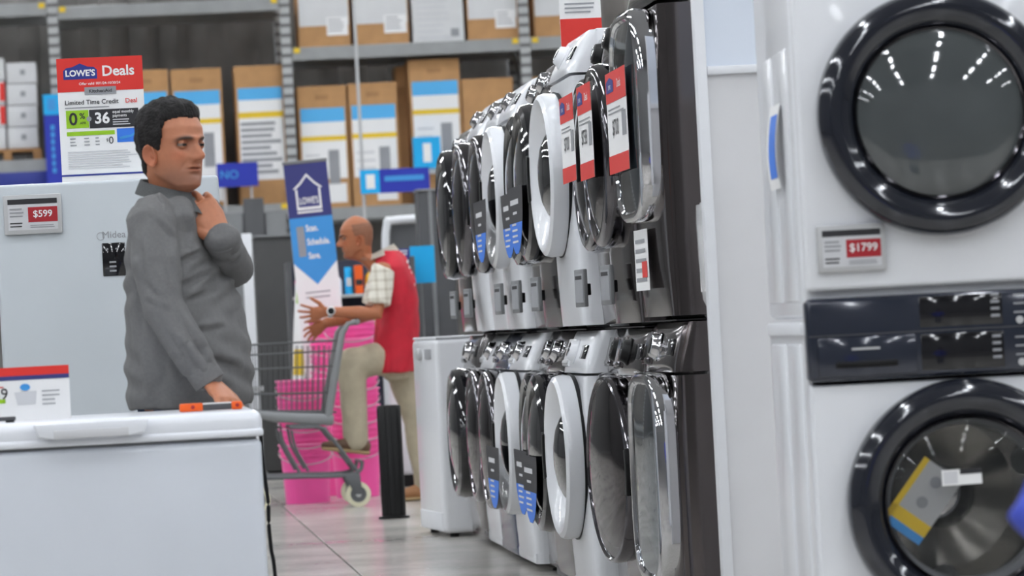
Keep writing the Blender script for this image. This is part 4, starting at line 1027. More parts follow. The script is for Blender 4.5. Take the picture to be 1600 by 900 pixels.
HEAD_F = [(-0.16, 0.035), (-0.06, 0.024), (-0.030, 0.024), (-0.014, 0.040), (-0.003, 0.064), (0.008, 0.078), (0.030, 0.080), (0.050, 0.082), (0.075, 0.083), (0.10, 0.080), (0.118, 0.080), (0.135, 0.086), (0.165, 0.082), (0.19, 0.068), (0.212, 0.046), (0.226, 0.022), (0.234, -0.005)]
HEAD_B = [(-0.16, -0.085), (-0.06, -0.078), (-0.02, -0.074), (0.02, -0.074), (0.06, -0.082), (0.10, -0.094), (0.14, -0.100), (0.17, -0.096), (0.195, -0.082), (0.215, -0.060), (0.228, -0.036), (0.234, -0.014)]
HEAD_W = [(-0.16, 0.062), (-0.06, 0.056), (-0.02, 0.050), (-0.006, 0.049), (0.010, 0.054), (0.04, 0.062), (0.07, 0.066), (0.10, 0.070), (0.13, 0.074), (0.16, 0.075), (0.185, 0.069), (0.207, 0.055), (0.222, 0.036), (0.230, 0.020), (0.234, 0.006)]
def head_points(nz=116, na=112, face=True, z0=-0.16, shear=0.0):
    zs = np.concatenate([np.linspace(z0, -0.03, 12)[:-1], np.linspace(-0.03, 0.20, nz), np.linspace(0.20, 0.234, 18)[1:]])
    F = smooth1(lerp_keys(HEAD_F, zs)); B = smooth1(lerp_keys(HEAD_B, zs)); W = smooth1(lerp_keys(HEAD_W, zs))
    az = np.linspace(0, 2 * math.pi, na, endpoint=False)
    P = np.zeros((len(zs), na, 3))
    for i, z in enumerate(zs):
        c, a = (F[i] + B[i]) / 2, (F[i] - B[i]) / 2
        ca, sa = np.cos(az), np.sin(az); e = 2 / 2.25
        P[i, :, 0] = c + np.sign(ca) * np.abs(ca) ** e * a
        P[i, :, 1] = np.sign(sa) * np.abs(sa) ** e * W[i]
        P[i, :, 2] = z
    if face:
        x, y, z = P[..., 0], P[..., 1], P[..., 2]
        fw = np.clip((x - 0.0) / 0.05, 0, 1)
        g = lambda cy, cz, sy, sz: np.exp(-((np.abs(y) - cy) / sy) ** 2 - ((z - cz) / sz) ** 2)
        A = np.interp(z, [0.066, 0.072, 0.078, 0.086, 0.092, 0.105, 0.120, 0.132, 0.142], [0, 0.012, 0.029, 0.036, 0.034, 0.023, 0.012, 0.005, 0])
        S = np.interp(z, [0.07, 0.086, 0.12, 0.14], [0.015, 0.0135, 0.010, 0.012])
        d = A * np.exp(-(np.abs(y) / S) ** 2.4)
        d += 0.008 * np.exp(-((np.abs(y) - 0.014) / 0.006) ** 2 - ((z - 0.080) / 0.007) ** 2)          # nostril wings
        d += -0.0145 * g(0.033, 0.1175, 0.015, 0.0105) + 0.0085 * g(0.028, 0.1335, 0.022, 0.0065)            # sockets, brow
        d += 0.004 * g(0.046, 0.094, 0.016, 0.014) - 0.004 * g(0.036, 0.062, 0.010, 0.018)              # cheekbone, hollow
        d += 0.0055 * np.exp(-(y / 0.020) ** 4 - ((z - 0.0575) / 0.0042) ** 2) + 0.006 * np.exp(-(y / 0.018) ** 4 - ((z - 0.0465) / 0.0050) ** 2)
        d += -0.005 * np.exp(-(y / 0.028) ** 4 - ((z - 0.0518 + 0.06 * np.maximum(0, np.abs(y) - 0.014)) / 0.0024) ** 2) - 0.004 * np.exp(-(y / 0.02) ** 2 - ((z - 0.036) / 0.006) ** 2)
        d += 0.006 * np.exp(-(y / 0.018) ** 2 - ((z - 0.016) / 0.014) ** 2)
        d += -0.0055 * np.exp(-((np.abs(y) - (0.021 + (0.082 - z) * 0.45)) / 0.0050) ** 2) * np.exp(-((z - 0.064) / 0.016) ** 2)   # fold beside the mouth
        P[..., 0] += d * fw
    x, z = P[..., 0], P[..., 2]      # jaw line rising from the chin to the ear
    zj = np.clip(0.052 * (0.070 - x) / 0.085, 0, 0.052); wj = np.clip((zj - z) / 0.022, 0, 1) * np.clip((x + 0.035) / 0.03, 0, 1); wj = wj * wj * (3 - 2 * wj)
    P[..., 1] *= 1 - 0.17 * wj
    zz = np.minimum(P[..., 2] - 0.01, 0); P[..., 0] += shear * zz
    return zs, az, P
def grid_bm(P, cap_top=True, cap_bot=True):
    bm = new_bm(); vs = [[bm.verts.new(p) for p in row] for row in P]; n = len(vs[0])
    for a, b in zip(vs[:-1], vs[1:]):
        for i in range(n): bm.faces.new((a[i], a[(i + 1) % n], b[(i + 1) % n], b[i]))
    if cap_bot: bm.faces.new(list(reversed(vs[0])))
    if cap_top: bm.faces.new(vs[-1])
    return bm
def head_matrix(loc, ang, tilt=0.0, scale=1.0):
    return Matrix.Translation(Vector(loc)) @ Matrix.Rotation(ang, 4, 'Z') @ Matrix.Rotation(tilt, 4, 'Y') @ Matrix.Diagonal((scale, scale, scale, 1))
def add_head(bm, mtx, skin, stub=0.5, brow=(0.02, 0.016, 0.014), brows=True, grey=(0.10, 0.085, 0.08), shear=0.0):
    """head and neck with face, painted into the colour layer of bm"""
    lay = bm.verts.layers.float_color.get('paint') or bm.verts.layers.float_color.new('paint')
    zs, az, P = head_points(shear=shear)
    hb = grid_bm(P); hl = hb.verts.layers.float_color.new('paint')
    sk = np.array([lin(v) for v in skin])
    for v in hb.verts:
        x, y, z = v.co; c = sk.copy()
        fr = min(1, max(0, (x - 0.01) / 0.04))
        st = stub * (math.exp(-((z - 0.025) / 0.035) ** 2) if z > -0.03 else 0) * min(1, max(0, (x + 0.02) / 0.05))
        st *= 1 - 0.8 * math.exp(-((abs(y) - 0.0) / 0.016) ** 2 - ((z - 0.052) / 0.006) ** 2)
        c = c * (1 - 0.55 * st) + np.array(grey) * 0.55 * st
        lp = fr * math.exp(-(y / 0.021) ** 4 - ((z - 0.052) / 0.0075) ** 4); c = c * (1 - lp * 0.55) + sk * np.array([0.72, 0.52, 0.5]) * lp * 0.55
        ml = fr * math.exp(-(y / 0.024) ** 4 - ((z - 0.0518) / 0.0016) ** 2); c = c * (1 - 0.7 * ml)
        ck = fr * (math.exp(-((abs(y) - 0.045) / 0.016) ** 2 - ((z - 0.088) / 0.016) ** 2) + 0.7 * math.exp(-(y / 0.012) ** 2 - ((z - 0.088) / 0.012) ** 2)); c = c * (1 + ck * np.array([0.10, -0.06, -0.08]))
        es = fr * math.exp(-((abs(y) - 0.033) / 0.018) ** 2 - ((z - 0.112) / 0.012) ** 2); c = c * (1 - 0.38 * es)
        if brows:
            zb = 0.1295 + 0.004 * math.sin(max(0, min(1, (abs(y) - 0.012) / 0.040)) * math.pi) - 0.06 * max(0, abs(y) - 0.045)
            bw = fr * math.exp(-((abs(y) - 0.032) / 0.021) ** 6 - ((z - zb) / 0.0070) ** 2); c = c * (1 - 0.95 * bw) + np.array(brow) * 0.95 * bw
        v[hl] = (*c, 1)
    # ears
    def put(t, col):
        tl_ = t.verts.layers.float_color.new('paint')
        for v in t.verts: v[tl_] = (*col, 1)
        join(hb, t)
    for s in (-1, 1):
        t = new_bm(); rws = []
        for vv in np.linspace(0.0, 1.0, 9):
            row = []
            for u_ in np.linspace(0, 2 * math.pi, 25)[:-1]:
                cu, su = math.cos(u_), math.sin(u_)
                hgt = 0.004 + 0.010 * vv * max(0, -cu + 0.25) + 0.0045 * math.exp(-((vv - 0.86) / 0.13) ** 2) * (0.35 + 0.65 * max(0, -cu + 0.5)) - 0.006 * math.exp(-((vv - 0.35) / 0.25) ** 2)
                row.append(Vector((-0.010 + 0.0175 * cu * vv - 0.006 * su * vv, s * (0.0705 + hgt), 0.090 + (0.031 if su > 0 else 0.030 - 0.004 * abs(cu)) * su * vv)))
            rws.append(row)
        g = [[t.verts.new(p) for p in r_] for r_ in rws]
        fs = []
        for a, b in zip(g[:-1], g[1:]):
            for i in range(24): fs.append(t.faces.new((a[i], a[(i + 1) % 24], b[(i + 1) % 24], b[i])))
        back = [t.verts.new((v.co.x * 0.9 - 0.001, s * 0.062, 0.090 + (v.co.z - 0.090) * 0.75)) for v in g[-1]]
        for i in range(24): t.faces.new((g[-1][i], g[-1][(i + 1) % 24], back[(i + 1) % 24], back[i]))
        bmesh.ops.remove_doubles(t, verts=t.verts, dist=1e-6)
        put(t, sk * np.array([0.95, 0.82, 0.78]))
        # lids
        t = new_bm(); ctr = Vector((0.0660, s * 0.033, 0.1165)); R_ = 0.0138
        for lo, hi in ((0.18, 1.45), (-1.4, -0.34)):
            rows = []
            for e in np.linspace(lo, hi, 6):
                rows.append([ctr + Vector((math.cos(e) * math.cos(a), math.cos(e) * math.sin(a), math.sin(e))) * R_ for a in np.linspace(-1.75, 1.75, 12)])
            g = [[t.verts.new(p) for p in r_] for r_ in rows]
            for a, b in zip(g[:-1], g[1:]):
                for i in range(11): t.faces.new((a[i], a[i + 1], b[i + 1], b[i]))
        put(t, sk * 0.82)
    bmesh.ops.transform(hb, matrix=mtx, verts=hb.verts)
    join(bm, hb)
def add_eyes(parent, mtx):
    for s in (-1, 1):
        ctr = Vector((0.0660, s * 0.033, 0.1165))
        t = new_bm(); bmesh.ops.create_uvsphere(t, u_segments=16, v_segments=12, radius=0.0128); bmesh.ops.translate(t, verts=t.verts, vec=ctr); bmesh.ops.transform(t, matrix=mtx, verts=t.verts)
        e = obj('eye', t, 'eyew', parent)
        t = new_bm(); lathe(t, [(0.0078, 0.0100), (0.0072, 0.0118), (0.0036, 0.0130), (0.0005, 0.0133)], axis='x', n=16); bmesh.ops.translate(t, verts=t.verts, vec=ctr); bmesh.ops.transform(t, matrix=mtx, verts=t.verts)
        obj('iris', t, 'iris', e)
def hair_mesh(mtx, zb_keys, th_keys, rough=0.004):
    zs, az, P = head_points(nz=70, na=120, face=False, z0=0.0)
    ctr = np.array([-0.01, 0, 0.10]); k = np.array(zb_keys); tk = np.array(th_keys)
    for i in range(P.shape[0]):
        for j in range(P.shape[1]):
            a = abs((math.degrees(az[j]) + 180) % 360 - 180); p = P[i, j]
            zb = np.interp(a, k[:, 0], k[:, 1]); t = (p[2] - zb) / 0.018
            n = p - ctr; n /= np.linalg.norm(n)
            if t <= 0: off = -0.022 if a < 72 else -0.006
            else:
                th = np.interp(p[2], tk[:, 0], tk[:, 1])
                v3 = Vector((p[0] * 45, p[1] * 45, p[2] * 30))
                off = min(1, t) ** 0.7 * th + (mnoise.noise(v3) + 0.5 * mnoise.noise(v3 * 2.3)) * rough * min(1, t)
            P[i, j] = p + n * off
    bm = grid_bm(P); bmesh.ops.transform(bm, matrix=mtx, verts=bm.verts)
    return bm
def add_hand(bm, wrist, F, T, palm, curl=(0.3, 0.5, 0.4), spread=0.10, size=1.0, thumb=0.7, curls=None):
    """wrist point, finger direction F, thumb side T, palm normal; five fingers of different lengths"""
    F = Vector(F).normalized(); T = Vector(T); T = (T - F * T.dot(F)).normalized(); N = Vector(palm); N = (N - F * N.dot(F) - T * N.dot(T)).normalized()
    W = Vector(wrist); s = size
    tube(bm, [W - F * 0.02 * s, W + F * 0.02 * s, W + F * 0.05 * s, W + F * 0.088 * s], [(0.027 * s, 0.019 * s), (0.032 * s, 0.018 * s), (0.040 * s, 0.017 * s), (0.040 * s, 0.0125 * s)], 14, ref=T, round_ends=True)
    L = [0.074, 0.082, 0.076, 0.060]; off = [0.030, 0.010, -0.010, -0.029]
    for i in range(4):
        c = curls[i] if curls else curl
        a = spread * (1.5 - i); d = (F * math.cos(a) + T * math.sin(a)).normalized()
        p = W + F * (0.086 - 0.006 * abs(i - 1.3)) * s + T * off[i] * s; pts = [p - d * 0.02 * s, p]; ang = 0
        for seg, cc in zip((0.45, 0.30, 0.25), c):
            ang += cc; p = p + (d * math.cos(ang) + N * math.sin(ang)) * L[i] * seg * s; pts.append(p)
        tube(bm, pts, [0.0095 * s, 0.0098 * s, 0.0088 * s, 0.0082 * s, 0.0070 * s], 10, ref=T, round_ends=True)
    p = W + F * 0.022 * s + T * 0.026 * s; d = (F * math.cos(thumb) + T * math.sin(thumb) + N * 0.25).normalized(); d2 = (F * math.cos(thumb * 0.6) + T * math.sin(thumb * 0.6) + N * 0.35).normalized()
    tube(bm, [p - d * 0.015 * s, p + d * 0.035 * s, p + d * 0.035 * s + d2 * 0.032 * s, p + d * 0.035 * s + d2 * 0.056 * s], [0.015 * s, 0.0125 * s, 0.0105 * s, 0.0085 * s], 10, ref=N, round_ends=True)
def body_object(root, soft, hands, heads, skin):
    """one continuous painted body mesh: soft parts, finely blended hands, head"""
    bm = new_bm(); lay = bm.verts.layers.float_color.new('paint')
    me = blend(soft, 0.012, 3); bm.from_mesh(me); bpy.data.meshes.remove(me)
    if hands is not None:
        me = blend(hands, 0.0032, 3); bm.from_mesh(me); bpy.data.meshes.remove(me)
    lay = bm.verts.layers.float_color['paint']; c = (*[lin(v) for v in skin], 1)
    for v in bm.verts: v[lay] = c
    for mtx, kw in heads: add_head(bm, mtx, skin, **kw)
    return obj('body', bm, SKINM, root)
def strip(bm, rows, th=0.003):
    """thin closed sheet from rows of points"""
    g = [[bm.verts.new(p) for p in r] for r in rows]
    fs = []
    for a, b in zip(g[:-1], g[1:]):
        for i in range(len(a) - 1): fs.append(bm.faces.new((a[i], a[i + 1], b[i + 1], b[i])))
    bmesh.ops.solidify(bm, geom=fs, thickness=th)
    return bm
def shoe(bm_up, bm_sole, heel, toe, up=Vector((0, 0, 1)), s=1.0):
    d = (Vector(toe) - Vector(heel)); L = d.length; d.normalize(); h = Vector(heel)
    tube(bm_sole, [h - d * 0.01, h + d * L * 0.3, h + d * L * 0.7, h + d * L * 0.97], [(0.014, 0.034), (0.013, 0.038), (0.014, 0.047), (0.012, 0.030)], 14, ref=up, round_ends=True)
    u = up * 0.018
    tube(bm_up, [h + u * 1.6, h + d * L * 0.25 + u * 2.2, h + d * L * 0.55 + u * 1.7, h + d * L * 0.95 + u * 0.9], [(0.045, 0.035), (0.052, 0.038), (0.036, 0.043), (0.022, 0.032)], 14, ref=up, round_ends=True)
    tube(bm_up, [h + d * L * 0.16 + u * 2, h + d * L * 0.12 + up * 0.10], [(0.045, 0.04), (0.042, 0.04)], 14, ref=d)
# ------------------------------------------------------------------ the man in the grey polo shirt behind the chest freezer
MY = 10.64
mroot = Vector((at(287, 500, MY).x, MY, 0))
man = thing('person', 'man in a grey long-sleeved polo shirt with one hand at his collar', 'person', mroot)
def mp(x, y, dy=0.0):
    p = at(x, y, MY + dy); return p - mroot
ph = math.radians(28); fM = Vector((math.cos(ph), -math.sin(ph), 0)); lM = Vector((math.sin(ph), math.cos(ph), 0))
def sec(y, xl, xr, w):
    """torso section at photo row y between columns xl and xr, half width w across the shoulders"""
    c = mp((xl + xr) / 2, y); W = (xr - xl) / 2 / 563.0
    d = math.sqrt(max(0.004, W * W - (w * math.sin(ph)) ** 2)) / math.cos(ph)
    return c, d, w
SEC = [sec(646, 210, 384, 0.185), sec(620, 206, 388, 0.188), sec(590, 205, 389, 0.19), sec(550, 204, 386, 0.19), sec(500, 202, 373, 0.188), sec(450, 201, 360, 0.19), sec(400, 202, 352, 0.195), sec(365, 206, 342, 0.195)]
top = [(mp(270, 340), 0.100, 0.180), (mp(266, 322), 0.085, 0.135), (mp(264, 308), 0.070, 0.085), (mp(264, 300), 0.062, 0.065)]
def torso_rings(grow=0.0, secs=SEC + top, n=28):
    rs = []
    for c, d, w in secs:
        ring = []
        for i in range(n):
            t = 2 * math.pi * i / n; ct, st = math.cos(t), math.sin(t)
            ring.append(c + fM * math.copysign(abs(ct) ** 0.9, ct) * (d + grow) + lM * math.copysign(abs(st) ** 0.9, st) * (w + grow))
        rs.append(ring)
    return rs
# joints
sh_n, el_n, wr_n = mp(238, 352, -0.15), mp(256, 482, -0.22), mp(328, 598, -0.25)
mid_n = mp(243, 412, -0.195); fo_n = mp(293, 545, -0.245)
sh_f, el_f, wr_f = mp(312, 352, 0.13), mp(364, 420, 0.05), mp(346, 372, -0.10)
hip = mp(290, 690); hip.z = 0.86
legs = []
for s in (-1, 1):
    h_ = Vector((hip.x, hip.y, 0.80)) + lM * 0.082 * s; k_ = h_ + Vector((0.01, 0, -0.36)); a_ = h_ + Vector((-0.02, 0, -0.72))
    legs.append((h_, k_, a_))
# body (skin): core, arms, legs, hands, head
soft = new_bm()
rings(soft, torso_rings(-0.035))
for a, b, c in ((sh_n, el_n, wr_n), (sh_f, el_f, wr_f)): tube(soft, [a, (a + b) / 2, b, (b + c) / 2, c], [0.05, 0.045, 0.04, 0.036, 0.027], 14, round_ends=True)
for h_, k_, a_ in legs: tube(soft, [h_ + Vector((0, 0, 0.06)), h_, k_, (k_ + a_) / 2, a_], [0.08, 0.08, 0.055, 0.052, 0.036], 14, round_ends=True)
hands = new_bm()
dn = (mp(352, 622, -0.32) - wr_n)
tube(hands, [wr_n - (wr_n - fo_n).normalized() * 0.06, wr_n], [0.030, 0.027], 14, round_ends=True)
add_hand(hands, wr_n + dn.normalized() * 0.012, dn, (0.3, 0.9, 0.2), (-0.25, 0.0, -1), curl=(0.25, 0.35, 0.3), size=1.0)
hd = mp(306, 312, -0.055) - mp(342, 366, -0.10)
tube(hands, [wr_f + (wr_f - hd.normalized() * 0.0) * 0 + Vector((0.006, 0.01, -0.015)), wr_f], [0.026, 0.028], 14, round_ends=True)
add_hand(hands, wr_f + hd.normalized() * 0.006, hd, (-0.75, -0.2, -0.5), (-0.35, 0.85, -0.1), curls=[(0.25, 0.7, 0.6), (0.2, 0.55, 0.5), (0.2, 0.5, 0.45), (0.25, 0.5, 0.4)], size=1.2, spread=0.05, thumb=0.45)
chin = mp(273, 296, -0.03)
HM = head_matrix(chin, -math.radians(46), math.radians(1), 1.03)
SKIN1 = (182, 119, 88)
body = body_object(man, soft, hands, [(HM, dict(stub=0.7, shear=0.3))], SKIN1)
add_eyes(man, HM)
obj('hair', hair_mesh(HM, [(0, 0.186), (25, 0.188), (45, 0.184), (60, 0.178), (66, 0.160), (70, 0.128), (74, 0.106), (80, 0.100), (88, 0.108), (98, 0.116), (108, 0.110), (114, 0.070), (125, 0.048), (150, 0.035), (180, 0.030)],
                      [(0.0, 0.004), (0.08, 0.007), (0.13, 0.010), (0.17, 0.014), (0.195, 0.020), (0.215, 0.020), (0.24, 0.016)], 0.0065), 'hair', man)
# shirt: torso and long sleeves in one cloth
def pix(p):
    """photo pixel of a point of the man"""
    d = p + mroot - EYE; k = d.dot(fwd); return 800 + F_PX * d.dot(crgt) / k, 450 - F_PX * d.dot(cup) / k
def crease(me, segs):
    """pressed folds: a valley with a soft ridge beside it along each line (x0, y0, x1, y1, half width, depth)"""
    ns = [v.normal.copy() for v in me.vertices]
    for v, n in zip(me.vertices, ns):
        if n.y > 0.15: continue
        x, y = pix(v.co); off = 0.0
        for x0, y0, x1, y1, w, d in segs:
            ax, ay = x1 - x0, y1 - y0; L2 = ax * ax + ay * ay; t = ((x - x0) * ax + (y - y0) * ay) / L2
            if t < -0.15 or t > 1.15: continue
            e = max(0.0, min(1.0, min(t + 0.15, 1.15 - t) / 0.35)); sd = ((x - x0) * ay - (y - y0) * ax) / math.sqrt(L2)
            if abs(sd) > 5 * w: continue
            off += e * d * (-math.exp(-(sd / w) ** 2) + 0.8 * math.exp(-((sd - 1.9 * w) / (1.2 * w)) ** 2))
        v.co = v.co + n * off
    return me
def fold(me, bones, amp=0.004):
    """drag folds across a sleeve"""
    for v in me.vertices:
        p = v.co
        for a, b, r, fr in bones:
            ab = b - a; t = max(0, min(1, (p - a).dot(ab) / ab.length_squared)); q = p - a - ab * t
            if q.length < r:
                n_ = q.normalized() if q.length > 1e-5 else Vector((0, 0, 1))
                v.co = p + n_ * amp * (math.sin(t * fr + q.x * 55 + q.z * 35) + 0.6 * math.sin(t * fr * 1.7 - q.x * 40 + q.y * 60)) * (1 - abs(2 * t - 1) * 0.4)
                break
    return me
sb = new_bm()
SEC2 = [sec(636, 209, 386, 0.186)] + SEC[1:]
rings(sb, torso_rings(0.008, secs=SEC2 + top[:3]))
for a in (sh_n, sh_f): tube(sb, [a + Vector((0.01, 0.03 if a is sh_n else -0.03, 0.03)), a], [0.058, 0.066], 16, round_ends=True)
sme = blend(sb, 0.005, 6, wrinkle=0.006, wscale=9.0, wst=(1.7, 1.0, 0.6))
for v in sme.vertices:      # folds pulled from the belly up to the far armpit and slack above the hem
    p = v.co; k = math.exp(-((p.z - 0.93) / 0.10) ** 2)
    v.co = p + fM * 0.0055 * k * math.sin(p.z * 80 + p.x * 50) + fM * 0.006 * math.exp(-((p.z - 1.18) / 0.07) ** 2) * math.sin((p.z * 1.2 - p.x) * 75)
crease(sme, [(279, 410, 316, 394, 4.5, 0.009), (284, 446, 335, 424, 4.5, 0.010), (292, 470, 345, 452, 5, 0.006), (298, 520, 350, 512, 5, 0.006), (318, 560, 372, 574, 6, 0.006), (300, 590, 360, 606, 6, 0.005),
             (305, 330, 322, 382, 4, 0.006), (322, 340, 338, 400, 4, 0.007), (288, 330, 296, 372, 5, 0.005), (335, 440, 352, 500, 6, 0.005), (214, 430, 222, 520, 5, 0.006), (212, 560, 226, 610, 6, 0.006), (240, 300, 252, 330, 4, 0.004)])
shirt = obj('shirt', sme, 'polo', man)
sb = new_bm(); tube(sb, [sh_n + Vector((0.012, 0.03, 0.028)), sh_n, mid_n, el_n, fo_n, wr_n + (fo_n - wr_n) * 0.12], [0.058, 0.069, 0.066, 0.061, 0.053, 0.042], 18, round_ends=True)
sl = fold(blend(sb, 0.005, 4, 0.003, 9), ((sh_n, el_n, 0.13, 9), (el_n, wr_n, 0.12, 24)), 0.0022)
crease(sl, [(286, 500, 320, 556, 4.5, 0.007), (276, 528, 312, 582, 4.5, 0.008), (262, 520, 290, 566, 4.5, 0.006), (300, 520, 332, 580, 4, 0.005), (228, 470, 262, 486, 4.5, 0.005), (224, 440, 250, 468, 4.5, 0.004), (262, 380, 274, 440, 5, 0.005), (244, 345, 268, 372, 4, 0.005), (220, 380, 226, 440, 5, 0.004)])
obj('sleeve', sl, 'polo', shirt)
sb = new_bm(); tube(sb, [sh_f, (sh_f + el_f) / 2, el_f, (el_f + wr_f) / 2, wr_f], [0.070, 0.064, 0.060, 0.055, 0.046], 18, round_ends=True)
obj('sleeve', fold(blend(sb, 0.007, 4, 0.004, 9), ((sh_f, el_f, 0.12, 12), (el_f, wr_f, 0.12, 18)), 0.004), 'polo', shirt)
# collar, placket, buttons, cuffs, hem
nb = mp(263, 306, -0.005); rows = []
M['polo_dark'] = mat('grey_polo_placket', (78, 80, 82), 0.85, var=0.05, scale=100)
M['polo_collar'] = mat('grey_polo_collar', (116, 118, 119), 0.85, var=0.05, scale=140, bump=0.2, bscale=200)
ang0 = math.atan2(fM.y, fM.x)
for q in np.linspace(ang0 + 0.30, ang0 + 2 * math.pi - 0.30, 30):
    d = Vector((math.cos(q), math.sin(q), 0)); k = 0.5 + 0.5 * math.cos(q - ang0)      # 1 front, 0 back
    tip = max(0, (k - 0.82) / 0.18)
    c = nb + Vector((0, 0, 0.030 - 0.050 * k)) + fM * 0.010 * k
    rows.append([c + d * (0.066) + Vector((0, 0, -0.012)), c + d * 0.068 + Vector((0, 0, 0.018)), c + d * 0.075 + Vector((0, 0, 0.022)), c + d * (0.085 + 0.006 * tip) + Vector((0, 0, 0.002 - 0.010 * tip)), c + d * (0.092 + 0.008 * k + 0.016 * tip) + Vector((0, 0, -0.016 - 0.026 * tip))])
obj('collar', strip(new_bm(), rows, 0.004), 'polo_collar', shirt)
pts = []
for i_, (yy, off) in enumerate(((322, 0.088), (345, 0.112), (372, 0.130), (400, 0.135))):
    c = mp((202 + 352) / 2 if yy > 360 else 270, yy); d_ = np.interp(yy, [322, 340, 365, 400], [0.095, 0.108, 0.118, 0.130]); pts.append(c + fM * (d_ + 0.003))
rows = [[p - lM * 0.016, p + lM * 0.016] for p in pts]
pk = obj('placket', strip(new_bm(), rows, 0.006), 'polo_dark', shirt)
for p in pts[:3]:
    bmn = new_bm(); lathe(bmn, [(0.0055, 0.0), (0.0055, 0.003), (0.004, 0.0035)], n=12); bmesh.ops.transform(bmn, matrix=Matrix.Translation(p + fM * 0.006) @ fM.to_track_quat('Z', 'Y').to_matrix().to_4x4(), verts=bmn.verts)
    obj('button', bmn, 'dgrey', shirt)
for a, b, r in ((fo_n, wr_n + (fo_n - wr_n) * 0.02, 0.043), (el_f, wr_f, 0.046)):
    d = (b - a).normalized(); bmc = new_bm(); tube(bmc, [b - d * 0.045, b - d * 0.04, b + d * 0.002, b + d * 0.004], [r * 0.98, r * 1.05, r * 1.03, r * 0.94], 20); obj('cuff', bmc, 'polo', shirt)
# trousers, shoes
tb = new_bm()
rings(tb, torso_rings(-0.016, secs=[(SEC[0][0] + Vector((0, 0, -0.05)), 0.13, 0.165), SEC[0], SEC[1]]))
for h_, k_, a_ in legs: tube(tb, [h_ + Vector((0, 0, 0.03)), h_, k_, (k_ + a_) / 2, a_ + Vector((0, 0, -0.03))], [0.08, 0.088, 0.078, 0.068, 0.062], 16, round_ends=True)
obj('trousers', blend(tb, 0.012, 4, 0.003, 10), 'jeans', man)
for h_, k_, a_ in legs:
    u_, s_ = new_bm(), new_bm(); g0 = Vector((a_.x - 0.06, a_.y + 0.02, 0.014)); shoe(u_, s_, g0, g0 + fM * 0.27)
    so = obj('shoe', blend(u_, 0.008, 3), 'leather', man); obj('sole', s_, 'sole', so)
# ------------------------------------------------------------------ shopping cart (near side at CY, far side CW deeper)
CY, CW = 22.75, 0.48
croot = Vector((at(560, 790, CY).x, CY, 0))
cart = thing('shopping_cart', 'grey wire shopping cart with plastic frame beside the pink buckets', 'shopping cart', croot)
def cp_(x, y, dy=0.0):
    p = at(x, y, CY); return Vector((p.x - croot.x, dy, p.z))
for dy in (0.0, CW):
    nm = 'side'
    a, b = cp_(548, 512, dy), cp_(518, 662, dy)
    obj('rear_post', tube(new_bm(), [cp_(558, 503, dy), cp_(544, 506, dy), cp_(535, 520, dy), cp_(523, 590, dy), cp_(512, 658, dy)], [(0.012, 0.014), (0.015, 0.016), (0.019, 0.016), (0.023, 0.016), (0.024, 0.016)], 12, ref=(1, 0, 0), round_ends=True), 'cartplastic', cart)
    obj('side_rail', tube(new_bm(), [cp_(395, 646, dy), cp_(430, 652, dy), cp_(518, 656, dy)], [(0.020, 0.014), (0.030, 0.016), (0.034, 0.018)], 12, round_ends=True), 'cartplastic', cart)
    obj('lower_rail', tube(new_bm(), curve_pts([cp_(405, 748, dy), cp_(470, 745, dy), cp_(540, 743, dy), cp_(562, 735, dy), cp_(566, 722, dy)], 4), 0.012, 8), 'cartgrey', cart)
    obj('strut', tube(new_bm(), curve_pts([cp_(438, 662, dy), cp_(442, 690, dy), cp_(468, 738, dy)], 4), 0.010, 8), 'cartgrey', cart)
    obj('strut', tube(new_bm(), curve_pts([cp_(452, 668, dy), cp_(500, 668, dy), cp_(515, 680, dy), cp_(560, 738, dy)], 4), 0.011, 8), 'cartgrey', cart)
    obj('strut', tube(new_bm(), curve_pts([cp_(455, 672, dy), cp_(462, 700, dy), cp_(482, 736, dy)], 4), 0.008, 8), 'cartgrey', cart)
    for wx in (560, 402):
        fk = obj('caster_fork', prism(new_bm(), [tuple(v) for v in ((cp_(wx - 22, 742).x, cp_(wx - 22, 742).z), (cp_(wx + 2, 740).x, cp_(wx, 740).z), (cp_(wx + 6, 776).x, cp_(wx + 6, 772).z), (cp_(wx - 6, 776).x, cp_(wx - 6, 772).z))], 'y', dy - 0.03, dy - 0.022, 0.002), 'cartgrey', cart)
        c = cp_(wx, 771); c.z = 0.074
        obj('tyre', lathe_open(new_bm(), [(0.048, -0.02), (0.074, -0.018), (0.074, 0.018), (0.048, 0.02)], c=(c.x, dy, c.z), axis='y', n=28), 'cream', cart)
        wh = obj('wheel', lathe(new_bm(), [(0.048, -0.016), (0.05, 0.0), (0.048, 0.016)], c=(c.x, dy, c.z), axis='y', n=24), 'cartgrey', cart)
        obj('hub', lathe(new_bm(), [(0.018, -0.024), (0.014, -0.028)], c=(c.x, dy, c.z), axis='y', n=14), 'lgrey', wh)
obj('handle', tube(new_bm(), [cp_(558, 503, -0.01), cp_(558, 503, CW + 0.01)], 0.018, 12, round_ends=True), 'cartplastic', cart)
obj('cross_bar', tube(new_bm(), [cp_(566, 722, 0), cp_(566, 722, CW)], 0.010, 8), 'cartgrey', cart)
obj('cross_bar', tube(new_bm(), [cp_(517, 656, 0), cp_(517, 656, CW)], 0.014, 8), 'cartplastic', cart)
